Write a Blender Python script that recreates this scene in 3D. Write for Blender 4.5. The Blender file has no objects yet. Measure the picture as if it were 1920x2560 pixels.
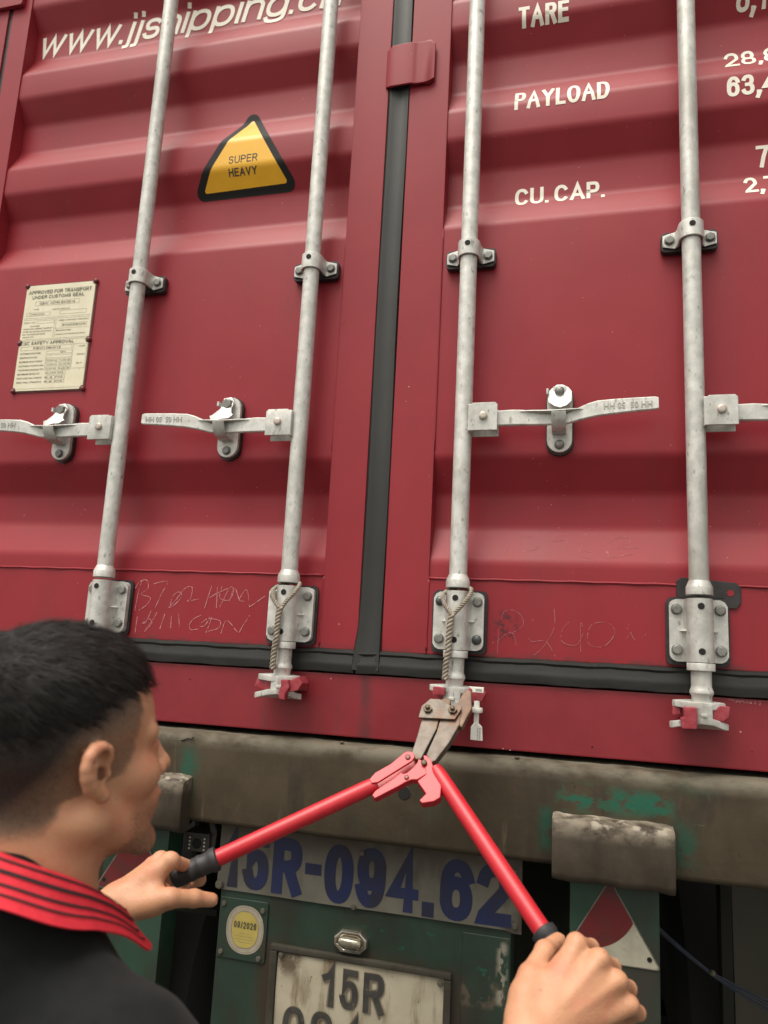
import bpy, bmesh, math, random
import numpy as np
from mathutils import Vector, Matrix, Quaternion
random.seed(7)
scene = bpy.context.scene
COL = scene.collection

# ------------------------------------------------------------------ camera
cam_d = bpy.data.cameras.new('camera')
cam = bpy.data.objects.new('camera', cam_d); COL.objects.link(cam)
cam_d.sensor_fit = 'VERTICAL'; cam_d.sensor_height = 36.0
cam_d.lens = 1884.5765 / 2560.0 * 36.0
cam_d.clip_start = 0.05; cam_d.clip_end = 2000
_r = Vector((0.96691187, 0.24994245, 0.05109021)); _u = Vector((-0.00425077, -0.18445436, 0.98283189)); _f = Vector((-0.25507522, 0.95052899, 0.17728866))
_m = Matrix((_r, _u, -_f)).transposed().to_4x4(); _m.translation = Vector((0.4121, -1.5207, 1.6))
cam.matrix_world = _m
cam_d.dof.use_dof = True; cam_d.dof.focus_distance = 1.5; cam_d.dof.aperture_fstop = 3.8
scene.camera = cam

# ------------------------------------------------------------------ sky, sun, exposure
SUN_EL, SUN_AZ = math.radians(66), math.radians(-160)   # direction the light comes from: behind the photographer, a little left
world = bpy.data.worlds.new('World'); scene.world = world; world.use_nodes = True
nt = world.node_tree; nt.nodes.clear()
sky = nt.nodes.new('ShaderNodeTexSky'); sky.sky_type = 'NISHITA'; sky.sun_disc = False
sky.sun_elevation = SUN_EL; sky.air_density = 1.0; sky.dust_density = 3.0; sky.ozone_density = 1.0
hs = nt.nodes.new('ShaderNodeHueSaturation'); hs.inputs['Saturation'].default_value = 0.12
bg = nt.nodes.new('ShaderNodeBackground'); bg.inputs['Strength'].default_value = 0.105
wo = nt.nodes.new('ShaderNodeOutputWorld')
wm = nt.nodes.new('ShaderNodeMix'); wm.data_type = 'RGBA'; wm.blend_type = 'MULTIPLY'; wm.inputs[0].default_value = 1.0; wm.inputs[7].default_value = (1.0, 0.95, 0.86, 1)
nt.links.new(sky.outputs[0], hs.inputs['Color']); nt.links.new(hs.outputs[0], wm.inputs[6]); nt.links.new(wm.outputs[2], bg.inputs['Color']); nt.links.new(bg.outputs[0], wo.inputs[0])
sun_d = bpy.data.lights.new('sun', 'SUN'); sun_d.energy = 1.5; sun_d.angle = math.radians(40); sun_d.color = (1.0, 0.93, 0.84)
sun = bpy.data.objects.new('sun', sun_d); COL.objects.link(sun)
_dir = Vector((-0.34, -0.62, 0.0)).normalized() * math.cos(SUN_EL) + Vector((0, 0, math.sin(SUN_EL)))
sun.rotation_euler = _dir.to_track_quat('Z', 'Y').to_euler()
sky.sun_rotation = math.atan2(_dir.x, _dir.y)
vs = scene.view_settings; vs.view_transform = 'Standard'; vs.look = 'None'; vs.exposure = 1.08; vs.gamma = 1.0
vs.use_curve_mapping = False

# ------------------------------------------------------------------ materials
MATS = {}
def mat(name, c1, c2=None, rough=0.5, metal=0.0, scale=8.0, detail=6.0, lo=0.35, hi=0.65, bump=0.0, bscale=None, spec=0.5,
        stretch=(1, 1, 1), c3=None, scale3=3.0, lo3=0.55, hi3=0.7, stretch3=(1, 1, 1), sss=0.0, rvar=0.0, coat=0.0, loc=(0,0,0)):
    m = bpy.data.materials.new(name); m.use_nodes = True; t = m.node_tree; N = t.nodes; K = t.links
    b = N['Principled BSDF']; b.inputs['Roughness'].default_value = rough; b.inputs['Metallic'].default_value = metal
    b.inputs['Specular IOR Level'].default_value = spec
    if coat: b.inputs['Coat Weight'].default_value = coat; b.inputs['Coat Roughness'].default_value = 0.25
    if sss:
        b.inputs['Subsurface Weight'].default_value = sss; b.inputs['Subsurface Radius'].default_value = (0.010, 0.004, 0.002); b.inputs['Subsurface Scale'].default_value = 1.0
    geo = N.new('ShaderNodeNewGeometry')
    def mapped(st):
        mp = N.new('ShaderNodeMapping'); mp.inputs['Scale'].default_value = st; mp.inputs['Location'].default_value = loc
        K.new(geo.outputs['Position'], mp.inputs['Vector']); return mp.outputs[0]
    def noise(sc, st, det=detail):
        n = N.new('ShaderNodeTexNoise'); n.inputs['Scale'].default_value = sc; n.inputs['Detail'].default_value = det; n.inputs['Roughness'].default_value = 0.6
        K.new(mapped(st), n.inputs['Vector']); return n.outputs['Fac']
    def ramp(f, a, z):
        r = N.new('ShaderNodeMapRange'); r.inputs['From Min'].default_value = a; r.inputs['From Max'].default_value = z
        r.interpolation_type = 'SMOOTHSTEP'; K.new(f, r.inputs['Value']); return r.outputs[0]
    def mix(f, a, bb):
        x = N.new('ShaderNodeMix'); x.data_type = 'RGBA'; K.new(f, x.inputs[0])
        if isinstance(a, tuple): x.inputs[6].default_value = (*a, 1)
        else: K.new(a, x.inputs[6])
        if isinstance(bb, tuple): x.inputs[7].default_value = (*bb, 1)
        else: K.new(bb, x.inputs[7])
        return x.outputs[2]
    out = None
    if c2 is None: b.inputs['Base Color'].default_value = (*c1, 1)
    else:
        nf = noise(scale, stretch); out = mix(ramp(nf, lo, hi), c1, c2)
        if rvar:
            rr = N.new('ShaderNodeMapRange'); rr.inputs['To Min'].default_value = rough - rvar; rr.inputs['To Max'].default_value = rough + rvar
            K.new(nf, rr.inputs['Value']); K.new(rr.outputs[0], b.inputs['Roughness'])
    if c3 is not None: out = mix(ramp(noise(scale3, stretch3), lo3, hi3), out if out is not None else c1, c3)
    if out is not None: K.new(out, b.inputs['Base Color'])
    if bump:
        bp = N.new('ShaderNodeBump'); bp.inputs['Strength'].default_value = bump; bp.inputs['Distance'].default_value = 0.002
        K.new(noise(bscale or scale * 3, (1, 1, 1)), bp.inputs['Height']); K.new(bp.outputs[0], b.inputs['Normal'])
    m['_mix'] = 0
    MATS[name] = m
    m_helpers[name] = (t, b, mix, ramp, noise, out)
    return m
m_helpers = {}
def add_layer(name, color, fac_fn):
    """mix one more colour over a material with a factor socket"""
    t, b, mix, ramp, noise, out = m_helpers[name]
    f = fac_fn(t, ramp, noise)
    o = mix(f, out if out is not None else tuple(b.inputs['Base Color'].default_value)[:3], color)
    t.links.new(o, b.inputs['Base Color']); m_helpers[name] = (t, b, mix, ramp, noise, o)
def boxmask(t, x0, x1, z0, z1, soft=0.01, edge=None):
    """soft rectangle in world x,z, optionally broken up by a noise socket"""
    N, K = t.nodes, t.links
    g = N.new('ShaderNodeNewGeometry'); s = N.new('ShaderNodeSeparateXYZ'); K.new(g.outputs['Position'], s.inputs[0])
    def edge_f(sock, v, sign):
        r = N.new('ShaderNodeMapRange'); r.interpolation_type = 'SMOOTHSTEP'
        r.inputs['From Min'].default_value = v - soft * sign; r.inputs['From Max'].default_value = v + soft * sign
        K.new(sock, r.inputs['Value']); return r.outputs[0]
    def mul(a, b2):
        m = N.new('ShaderNodeMath'); m.operation = 'MULTIPLY'; K.new(a, m.inputs[0]); K.new(b2, m.inputs[1]); return m.outputs[0]
    f = mul(mul(edge_f(s.outputs['X'], x0, 1), edge_f(s.outputs['X'], x1, -1)), mul(edge_f(s.outputs['Z'], z0, 1), edge_f(s.outputs['Z'], z1, -1)))
    if edge is not None: f = mul(f, edge)
    return f

RED = mat('container_paint', (0.245, 0.018, 0.027), (0.270, 0.022, 0.032), rough=0.44, scale=5, lo=0.3, hi=0.7, bump=0.05, bscale=160, rvar=0.06, spec=0.30,
          c3=(0.215, 0.025, 0.031), scale3=2.2, lo3=0.5, hi3=0.8, stretch3=(3, 3, 0.7))
SILLM = mat('sill_paint', (0.190, 0.011, 0.018), (0.218, 0.014, 0.022), rough=0.48, scale=9, bump=0.10, bscale=120, rvar=0.08,
            c3=(0.12, 0.028, 0.03), scale3=6, lo3=0.56, hi3=0.82, stretch3=(3, 1, 0.5))
add_layer('sill_paint', (0.06, 0.02, 0.022), lambda t, r, n: boxmask(t, -0.022, -0.002, 1.40, 1.56, 0.012, r(n(14, (1, 1, 0.3)), 0.3, 0.6)))
add_layer('container_paint', (0.07, 0.02, 0.025), lambda t, r, n: boxmask(t, 0.245, 0.29, 1.63, 1.68, 0.012, r(n(60, (1, 1, 1)), 0.45, 0.6)))
add_layer('container_paint', (0.12, 0.03, 0.03), lambda t, r, n: boxmask(t, -1.2, 1.2, 1.585, 1.60, 0.008, r(n(20, (1, 1, 1)), 0.4, 0.62)))
add_layer('container_paint', (0.62, 0.30, 0.30), lambda t, r, n: r(n(210, (1, 1, 1), 1.0), 0.795, 0.81))
KEEP = mat('keeper_paint', (0.27, 0.028, 0.04), (0.34, 0.06, 0.075), rough=0.35, scale=60, bump=0.35, bscale=90, c3=(0.42, 0.20, 0.20), scale3=110, lo3=0.66, hi3=0.72)
GALV = mat('galvanised_steel', (0.51, 0.515, 0.48), (0.70, 0.705, 0.665), rough=0.46, metal=0.28, scale=48, lo=0.3, hi=0.7, bump=0.12, bscale=140, rvar=0.1,
           c3=(0.27, 0.26, 0.23), scale3=120, lo3=0.58, hi3=0.72, stretch3=(1, 1, 0.45))
BOLT = mat('dull_bolt_steel', (0.22, 0.225, 0.21), (0.30, 0.30, 0.28), rough=0.45, metal=0.55, scale=90, bump=0.15)
BOLTD = mat('dark_bolt_steel', (0.07, 0.08, 0.085), (0.13, 0.14, 0.14), rough=0.4, metal=0.6, scale=90)
def per_piece(m, amt):
    t, b, mix, ramp, noise, out = m_helpers[m.name]
    oi = t.nodes.new('ShaderNodeObjectInfo'); mr = t.nodes.new('ShaderNodeMapRange'); mr.inputs['To Min'].default_value = 1 - amt; mr.inputs['To Max'].default_value = 1.0
    t.links.new(oi.outputs['Random'], mr.inputs['Value'])
    vm = t.nodes.new('ShaderNodeMix'); vm.data_type = 'RGBA'; vm.blend_type = 'MULTIPLY'; vm.inputs[0].default_value = 1.0
    t.links.new(out, vm.inputs[6]); t.links.new(mr.outputs[0], vm.inputs[7]); t.links.new(vm.outputs[2], b.inputs['Base Color'])
add_layer('galvanised_steel', (0.20, 0.13, 0.075), lambda t, r, n: r(n(23, (1, 1, 0.5)), 0.70, 0.76))
add_layer('galvanised_steel', (0.38, 0.375, 0.335), lambda t, r, n: r(n(9, (1, 1, 0.35)), 0.52, 0.75))
m_helpers['galvanised_steel'][1].inputs['Base Color'].default_value = (.5, .5, .45, 1)
per_piece(GALV, 0.16); per_piece(BOLT, 0.35)
RUB = mat('door_rubber', (0.009, 0.010, 0.009), (0.016, 0.017, 0.015), rough=0.6, spec=0.3, scale=12, stretch=(1, 1, 6), bump=0.08, bscale=60,
          c3=(0.075, 0.073, 0.062), scale3=26, lo3=0.66, hi3=0.82, stretch3=(3, 1, 0.4))
RUBG = mat('centre_rubber', (0.013, 0.0145, 0.013), (0.019, 0.021, 0.0185), rough=0.5, scale=4, bump=0.05, bscale=60)
SEALANT = mat('black_sealant', (0.016, 0.015, 0.016), (0.03, 0.027, 0.028), rough=0.5, scale=40, bump=0.3, bscale=80)
DARK = mat('dark_gap', (0.01, 0.01, 0.01), rough=0.9)
WHT = mat('white_paint', (0.74, 0.71, 0.60), (0.80, 0.77, 0.66), rough=0.55, scale=30)
BLACKP = mat('black_print', (0.03, 0.03, 0.03), rough=0.6)
GREYP = mat('engraved_print', (0.115, 0.11, 0.085), rough=0.6)
PLATE = mat('aluminium_plate', (0.64, 0.60, 0.44), (0.70, 0.66, 0.50), rough=0.55, metal=0.0, scale=20, c3=(0.50, 0.46, 0.33), scale3=70, lo3=0.62, hi3=0.72)
YEL = mat('yellow_vinyl', (0.78, 0.42, 0.012), (0.74, 0.39, 0.012), rough=0.4, scale=20)
BLK = mat('black_vinyl', (0.012, 0.013, 0.012), rough=0.6, spec=0.2)
RIV = mat('painted_rivet', (0.16, 0.03, 0.03), (0.10, 0.025, 0.025), rough=0.5, scale=120)
CHALK = mat('chalk_dust', (0.46, 0.17, 0.18), (0.62, 0.34, 0.34), rough=0.9, scale=260, detail=2)
CHALKF = mat('faint_chalk_dust', (0.33, 0.085, 0.095), (0.41, 0.15, 0.155), rough=0.9, scale=260, detail=2)

# ------------------------------------------------------------------ builders
def wloc(o):
    v = Vector((0, 0, 0))
    while o is not None: v += o.location; o = o.parent
    return v
def link(name, data, parent=None, at=(0, 0, 0), m=None):
    """mesh whose coordinates are relative to the world point `at`"""
    o = bpy.data.objects.new(name, data); COL.objects.link(o)
    o.location = Vector(at) - (wloc(parent) if parent else Vector((0, 0, 0)))
    if parent: o.parent = parent
    if m is not None and not data.materials: data.materials.append(m)
    if data.get('bev'):
        w = o.modifiers.new('weighted normals', 'WEIGHTED_NORMAL'); w.keep_sharp = True; w.weight = 80
    return o
def thing(name, label, cat, loc=(0, 0, 0), group=None):
    o = bpy.data.objects.new(name, None); COL.objects.link(o); o.location = loc; o.empty_display_size = 0.1
    o['label'] = label; o['category'] = cat
    if group: o['group'] = group
    return o
def tag(o, label, cat, group=None):
    o['label'] = label; o['category'] = cat
    if group: o['group'] = group
    return o
def finish(bm, name, m=None, bevel=0.0, seg=2, ang=35, smooth=True, merge=True):
    if merge: bmesh.ops.remove_doubles(bm, verts=bm.verts, dist=1e-6)
    bmesh.ops.recalc_face_normals(bm, faces=bm.faces)
    if bevel > 0:
        es = [e for e in bm.edges if len(e.link_faces) == 2 and e.calc_face_angle(0) > math.radians(ang)]
        if es: bmesh.ops.bevel(bm, geom=es, offset=bevel, segments=seg, profile=0.6, affect='EDGES', clamp_overlap=True)
    for e in bm.edges:
        e.smooth = not (len(e.link_faces) == 2 and e.calc_face_angle(0) > math.radians(ang))
    for f in bm.faces: f.smooth = smooth
    me = bpy.data.meshes.new(name); bm.to_mesh(me); bm.free()
    if bevel > 0: me['bev'] = 1
    if m is not None: me.materials.append(m)
    return me
def box(bm, x0, x1, y0, y1, z0, z1):
    v = [bm.verts.new(p) for p in [(x0, y0, z0), (x1, y0, z0), (x1, y1, z0), (x0, y1, z0), (x0, y0, z1), (x1, y0, z1), (x1, y1, z1), (x0, y1, z1)]]
    for f in [(0, 3, 2, 1), (4, 5, 6, 7), (0, 1, 5, 4), (1, 2, 6, 5), (2, 3, 7, 6), (3, 0, 4, 7)]: bm.faces.new([v[i] for i in f])
    return v
def prism(bm, pts, axis, a, b):
    """polygon pts (2-D) extruded along axis between a and b. axis 'y': pts are (x,z); 'z': (x,y); 'x': (y,z)"""
    def P(p, t):
        return {'y': (p[0], t, p[1]), 'z': (p[0], p[1], t), 'x': (t, p[0], p[1])}[axis]
    A = [bm.verts.new(P(p, a)) for p in pts]; B = [bm.verts.new(P(p, b)) for p in pts]; n = len(pts)
    bm.faces.new(A); bm.faces.new(B[::-1])
    for i in range(n): bm.faces.new((A[i], B[i], B[(i + 1) % n], A[(i + 1) % n]))
def lathe(bm, prof, seg=24, center=(0, 0, 0), axis='z', caps=True):
    """prof: list of (radius, height)"""
    rings = []
    for r, h in prof:
        ring = []
        for i in range(seg):
            t = 2 * math.pi * i / seg; c, s = r * math.cos(t), r * math.sin(t)
            p = {'z': (c, s, h), 'y': (c, h, s), 'x': (h, c, s)}[axis]
            ring.append(bm.verts.new((p[0] + center[0], p[1] + center[1], p[2] + center[2])))
        rings.append(ring)
    for a, b in zip(rings, rings[1:]):
        for i in range(seg): bm.faces.new((a[i], a[(i + 1) % seg], b[(i + 1) % seg], b[i]))
    if caps:
        bm.faces.new(rings[0][::-1]); bm.faces.new(rings[-1])
def rrect(x0, x1, z0, z1, r, n=4):
    out = []
    for cx, cz, a0 in [(x1 - r, z1 - r, 0), (x0 + r, z1 - r, 90), (x0 + r, z0 + r, 180), (x1 - r, z0 + r, 270)]:
        for i in range(n + 1):
            a = math.radians(a0 + 90 * i / n); out.append((cx + r * math.cos(a), cz + r * math.sin(a)))
    return out
def tube(bm, pts, rad, seg=8, caps=True):
    pts = [Vector(p) for p in pts]; rs = rad if isinstance(rad, (list, tuple)) else [rad] * len(pts)
    up = Vector((0, 0, 1)); rings = []
    t0 = (pts[1] - pts[0]).normalized(); n = t0.cross(up if abs(t0.dot(up)) < 0.9 else Vector((1, 0, 0))).normalized()
    for i, p in enumerate(pts):
        t = (pts[min(i + 1, len(pts) - 1)] - pts[max(i - 1, 0)]).normalized()
        n = (n - t * n.dot(t)).normalized(); b = t.cross(n)
        rings.append([bm.verts.new(p + (n * math.cos(2 * math.pi * k / seg) + b * math.sin(2 * math.pi * k / seg)) * rs[i]) for k in range(seg)])
    for a, b in zip(rings, rings[1:]):
        for i in range(seg): bm.faces.new((a[i], a[(i + 1) % seg], b[(i + 1) % seg], b[i]))
    if caps: bm.faces.new(rings[0][::-1]); bm.faces.new(rings[-1])
def hexbolt(r=0.0095, h=0.007, washer=0.0, dome=False):
    bm = bmesh.new()
    if dome:
        lathe(bm, [(r, 0), (r, -h * 0.25), (r * 0.92, -h * 0.55), (r * 0.7, -h * 0.85), (r * 0.35, -h), (0.0004, -h * 1.03)], 18, axis='y')
        return finish(bm, 'bolt', ang=60)
    a0 = random.random()
    lathe(bm, [(r * 1.0, 0), (r * 1.0, -h * 0.86), (r * 0.84, -h)], 6, axis='y')
    bmesh.ops.rotate(bm, verts=bm.verts, cent=(0, 0, 0), matrix=Matrix.Rotation(0.35, 3, 'Y'))
    lathe(bm, [(r * 1.12, 0.0), (r * 1.12, -0.0015)], 18, axis='y')
    return finish(bm, 'bolt', bevel=0.0005, seg=1, merge=False)

_txt_n = [0]
def text_bm(s, x0, x1, z0, z1, bold=0.0, shear=0.0, yfn=None, breaks=(), xb=(), off=0.0012, space=1.0, rot180=False):
    """flat lettering fitted into the rectangle x0..x1, z0..z1 and laid on the surface y = yfn(x,z)"""
    cu = bpy.data.curves.new('t', 'FONT'); cu.body = s; cu.size = 1.0; cu.offset = bold; cu.shear = shear; cu.resolution_u = 3; cu.space_character = space
    cu.fill_mode = 'FRONT'
    o = bpy.data.objects.new('t', cu); COL.objects.link(o)
    dg = bpy.context.evaluated_depsgraph_get(); me = bpy.data.meshes.new_from_object(o.evaluated_get(dg))
    bm = bmesh.new(); bm.from_mesh(me)
    bpy.data.objects.remove(o); bpy.data.curves.remove(cu); bpy.data.meshes.remove(me)
    xs = [v.co.x for v in bm.verts]; ys = [v.co.y for v in bm.verts]
    ax, bx, ay, by = min(xs), max(xs), min(ys), max(ys)
    for v in bm.verts:
        u = (v.co.x - ax) / (bx - ax); w = (v.co.y - ay) / (by - ay)
        if rot180: u, w = 1 - u, 1 - w
        v.co = (x0 + u * (x1 - x0), 0, z0 + w * (z1 - z0))
    for zb in breaks:
        if z0 < zb < z1: bmesh.ops.bisect_plane(bm, geom=bm.verts[:] + bm.edges[:] + bm.faces[:], plane_co=(0, 0, zb), plane_no=(0, 0, 1), dist=1e-6)
    for v in bm.verts: v.co.y = (yfn(v.co.x, v.co.z) if yfn else 0.0) - off
    bmesh.ops.recalc_face_normals(bm, faces=bm.faces)
    if bm.faces and sum(f.normal.y * f.calc_area() for f in bm.faces) > 0: bmesh.ops.reverse_faces(bm, faces=bm.faces)
    return bm
def lettering(s, x0, x1, z0, z1, m, parent, y=0.0, name='lettering', **k):
    if 'yfn' not in k or k['yfn'] is None: k['yfn'] = lambda x, z: y
    bm = text_bm(s, x0, x1, z0, z1, **k); me = bpy.data.meshes.new(name); bm.to_mesh(me); bm.free()
    return link(name, me, parent, m=m)
# ------------------------------------------------------------------ stroke lettering (plain grotesque capitals drawn as bent strips)
def _arc(cx, cy, rx, ry, a0, a1, n=10):
    return [(cx + rx * math.copysign(abs(math.cos(math.radians(a))) ** 0.86, math.cos(math.radians(a))), cy + ry * math.copysign(abs(math.sin(math.radians(a))) ** 0.86, math.sin(math.radians(a)))) for a in np.linspace(a0, a1, n)]
def _glyphs():
    a = _arc; G = {}
    G['A'] = (.78, [[(0, 0), (.5, 1), (1, 0)], [(.2, .33), (.8, .33)]])
    G['B'] = (.66, [[(.5, .53), (0, .53)], [(0, 0), (0, 1), (.5, 1)] + a(.6, .765, .34, .235, 90, -90)[1:] + [(.5, .53)], [(0, 0), (.6, 0)] + a(.65, .265, .35, .265, -90, 90)[1:] + [(.5, .53)]])
    G['C'] = (.72, [a(.5, .5, .5, .5, 38, 322, 24)])
    G['D'] = (.70, [[(0, 0), (0, 1), (.4, 1)] + a(.42, .5, .58, .5, 90, -90, 16) + [(0, 0)]])
    G['E'] = (.60, [[(1, 1), (0, 1), (0, 0), (1, 0)], [(0, .52), (.9, .52)]])
    G['F'] = (.56, [[(1, 1), (0, 1), (0, 0)], [(0, .5), (.85, .5)]])
    G['G'] = (.76, [a(.5, .5, .5, .5, 40, 325, 24) + [(.98, .46), (.6, .46)]])
    G['H'] = (.70, [[(0, 0), (0, 1)], [(1, 0), (1, 1)], [(0, .52), (1, .52)]])
    G['I'] = (.0, [[(.5, 0), (.5, 1)]])
    G['L'] = (.54, [[(0, 1), (0, 0), (1, 0)]])
    G['M'] = (.84, [[(0, 0), (0, 1), (.5, .12), (1, 1), (1, 0)]])
    G['N'] = (.70, [[(0, 0), (0, 1), (1, 0), (1, 1)]])
    G['O'] = (.76, [a(.5, .5, .5, .5, 90, 450, 30)])
    G['P'] = (.63, [[(0, 0), (0, 1), (.6, 1)] + a(.62, .735, .38, .265, 90, -90) + [(0, .47)]])
    G['R'] = (.66, [[(0, 0), (0, 1), (.6, 1)] + a(.62, .745, .36, .255, 90, -90) + [(0, .49)], [(.55, .49), (1, 0)]])
    G['S'] = (.64, [a(.5, .745, .46, .255, 20, 200, 12) + a(.36, .7, .32, .2, 215, 262, 4) + a(.62, .30, .36, .22, 82, 40, 4) + a(.5, .265, .5, .265, 20, -165, 14)])
    G['T'] = (.64, [[(0, 1), (1, 1)], [(.5, 1), (.5, 0)]])
    G['U'] = (.70, [[(0, 1), (0, .36)] + a(.5, .36, .5, .36, 180, 360, 14) + [(1, 1)]])
    G['V'] = (.74, [[(0, 1), (.5, 0), (1, 1)]]); G['Y'] = (.74, [[(0, 1), (.5, .45), (.5, 0)], [(1, 1), (.5, .45)]])
    G['0'] = (.56, [a(.5, .5, .5, .5, 90, 450, 26)])
    G['1'] = (.36, [[(0, .76), (.55, .82), (.9, 1), (.9, 0)]])
    G['2'] = (.56, [a(.5, .7, .5, .30, 165, -20, 12) + [(.04, .06), (.0, 0), (1, 0)]])
    G['3'] = (.56, [a(.48, .76, .44, .24, 160, -90, 14) + [(.38, .52)], [(.38, .52)] + a(.48, .26, .5, .26, 90, -160, 15)])
    G['4'] = (.60, [[(.75, 0), (.75, 1), (0, .27), (1, .27)]])
    G['5'] = (.56, [[(.92, 1), (.16, 1), (.06, .50)] + a(.48, .33, .5, .33, 128, -160, 16)])
    G['6'] = (.56, [a(.5, .32, .48, .32, 165, 525, 22), [(.02, .34)] + a(.55, .5, .53, .5, 170, 30, 14)])
    G['7'] = (.54, [[(0, 1), (1, 1), (.62, .5), (.38, 0)]])
    G['8'] = (.56, [a(.5, .76, .42, .24, 90, 450, 22), a(.5, .26, .5, .26, 90, 450, 22)])
    G['9'] = (.56, [a(.5, .68, .48, .32, -15, 345, 22), [(.98, .66)] + a(.45, .5, .53, .5, -10, -150, 14)])
    G['.'] = (.0, ['dot']); G[','] = (.04, ['comma']); G['-'] = (.34, [[(0, .44), (1, .44)]]); G[' '] = (.22, []); G['/'] = (.32, [[(0, 0), (1, 1)]])
    x = .72   # x-height
    G['w'] = (.74, [[(0, x), (.25, 0), (.5, x), (.75, 0), (1, x)]])
    G['j'] = (.05, [[(1, x), (1, -.12)] + [(.7, -.24), (-.6, -.25)], 'jdot']); G['i'] = (.0, [[(.5, 0), (.5, x)], 'idot'])
    G['s'] = (.42, [a(.5, .54, .46, .18, 25, 205, 10) + a(.36, .5, .3, .14, 215, 262, 3) + a(.62, .22, .36, .15, 80, 40, 3) + a(.5, .19, .5, .19, 20, -165, 12)])
    G['h'] = (.44, [[(0, 1), (0, 0)], [(0, .45)] + a(.5, .46, .5, .26, 160, 0, 12) + [(1, 0)]])
    G['n'] = (.48, [[(0, x), (0, 0)], [(0, .45)] + a(.5, .46, .5, .26, 160, 0, 12) + [(1, 0)]])
    G['p'] = (.53, [[(0, x), (0, -.26)], a(.5, .36, .5, .36, 180, 540, 22)])
    G['g'] = (.53, [[(1, x), (1, -.04)] + a(.5, -.04, .5, .22, 0, -165, 12), a(.5, .36, .5, .36, 0, 360, 22)])
    G['c'] = (.48, [a(.5, .36, .5, .36, 40, 320, 20)])
    return G
GLY = _glyphs()
def strokes(s, x0, x1, z0, z1, t, m, parent, yfn=None, breaks=(), off=0.002, gap=0.17, shear=0.0, y=0.0, desc=0.0, asc=1.0, name='lettering', zt=None):
    """s drawn in strips of width t; the block spans x0..x1, baseline z0, cap height up to z1"""
    H = (z1 - z0); H1 = H - t; tr = t / H
    adv = []; cur = 0.0
    for ch in s:
        w, st = GLY[ch]; adv.append(cur); cur += w + tr + gap
        if ch == ' ': cur -= tr
    total = cur - gap; sx = (x1 - x0) / total
    bm = bmesh.new(); lay = 0
    def strip(pts):
        nonlocal lay
        P = [Vector(p) for p in pts]; Q = [P[0]]
        for p in P[1:]:
            if (p - Q[-1]).length > 1e-6: Q.append(p)
        P = Q; n = len(P); closed = (P[0] - P[-1]).length < 1e-5
        if not closed: P[0] = P[0] + (P[0] - P[1]).normalized() * t * 0.5; P[-1] = P[-1] + (P[-1] - P[-2]).normalized() * t * 0.5
        L, R = [], []
        for i in range(n):
            if closed: a = (P[i] - P[i - 1 if i else n - 2]).normalized(); b = (P[(i + 1) if i < n - 1 else 1] - P[i]).normalized()
            else:
                a = (P[i] - P[max(i - 1, 0)]); b = (P[min(i + 1, n - 1)] - P[i])
                a = a.normalized() if a.length > 0 else b.normalized(); b = b.normalized() if b.length > 0 else a
            d = (a + b)
            d = d.normalized() if d.length > 1e-3 else a
            nn = Vector((-d.y, d.x)); k = min(1 / max(abs(nn.dot(Vector((-a.y, a.x)))), 0.3), 2.6)
            L.append(P[i] + nn * k * t / 2); R.append(P[i] - nn * k * t / 2)
        va = [bm.verts.new((p.x, lay, p.y)) for p in L]; vb = [bm.verts.new((p.x, lay, p.y)) for p in R]
        for i in range(n - 1):
            try: bm.faces.new((va[i], vb[i], vb[i + 1], va[i + 1]))
            except ValueError: pass
        lay += 1
    for ch, ax in zip(s, adv):
        w, st = GLY[ch]
        gx = x0 + ax * sx + t / 2 * 1.0; gw = w * sx + (sx - 1 if False else 0) * tr
        gw = max((w + tr) * sx - t, 0.0)
        def M(p):
            X = gx + p[0] * gw; Z = z0 + t / 2 + p[1] * H1
            return (X + shear * (Z - z0), Z)
        for k in st:
            if k == 'dot' or k == 'idot' or k == 'jdot' or k == 'comma':
                cx = gx + (gw if k == 'jdot' else (0 if gw == 0 else gw / 2)); zc = z0 + t / 2 if k in ('dot', 'comma') else z0 + H - t * 0.5
                cx += shear * (zc - z0); hh = t * 0.06
                strip([(cx - shear * hh, zc - hh), (cx + shear * hh, zc + hh)])
                if k == 'comma': strip([(cx + t * 0.2, zc), (cx - t * 0.25, zc - t * 1.3)])
            else: strip([M(p) for p in k])
    for zb in breaks:
        if z0 - H < zb < z1 + H: bmesh.ops.bisect_plane(bm, geom=bm.verts[:] + bm.edges[:] + bm.faces[:], plane_co=(0, 0, zb), plane_no=(0, 0, 1), dist=1e-6)
    for v in bm.verts: v.co.y = (yfn(v.co.x, v.co.z) if yfn else y) - off - round(v.co.y) * 0.00003
    for f in bm.faces:
        if f.normal.y > 0: f.normal_flip()
    bm.normal_update()
    fl = [f for f in bm.faces if f.normal.y > 0]
    if fl: bmesh.ops.reverse_faces(bm, faces=fl)
    me = bpy.data.meshes.new(name); bm.to_mesh(me); bm.free()
    return link(name, me, parent, m=m)
# ================================================================== ground
bm = bmesh.new(); n = 24; S = 1500.0
g = [[bm.verts.new(((i / n - .5) * 2 * S, (j / n - .5) * 2 * S, 0)) for i in range(n + 1)] for j in range(n + 1)]
for j in range(n):
    for i in range(n): bm.faces.new((g[j][i], g[j][i + 1], g[j + 1][i + 1], g[j + 1][i]))
ASPH = mat('yard_asphalt', (0.055, 0.054, 0.050), (0.085, 0.082, 0.075), rough=0.85, scale=3, bump=0.6, bscale=60)
o = link('ground', finish(bm, 'ground', ASPH)); o['kind'] = 'structure'

# ================================================================== shipping container
CT = thing('shipping_container', 'dark red shipping container seen at its double rear doors, with four galvanised locking bars', 'shipping container', (0, 0, 1.419))
A, BX = 0.1753, 0.6153
RODX = (-0.6285, -0.1842, 0.1735, 0.6185)
Z0, Z1 = 1.419, 4.315
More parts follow.
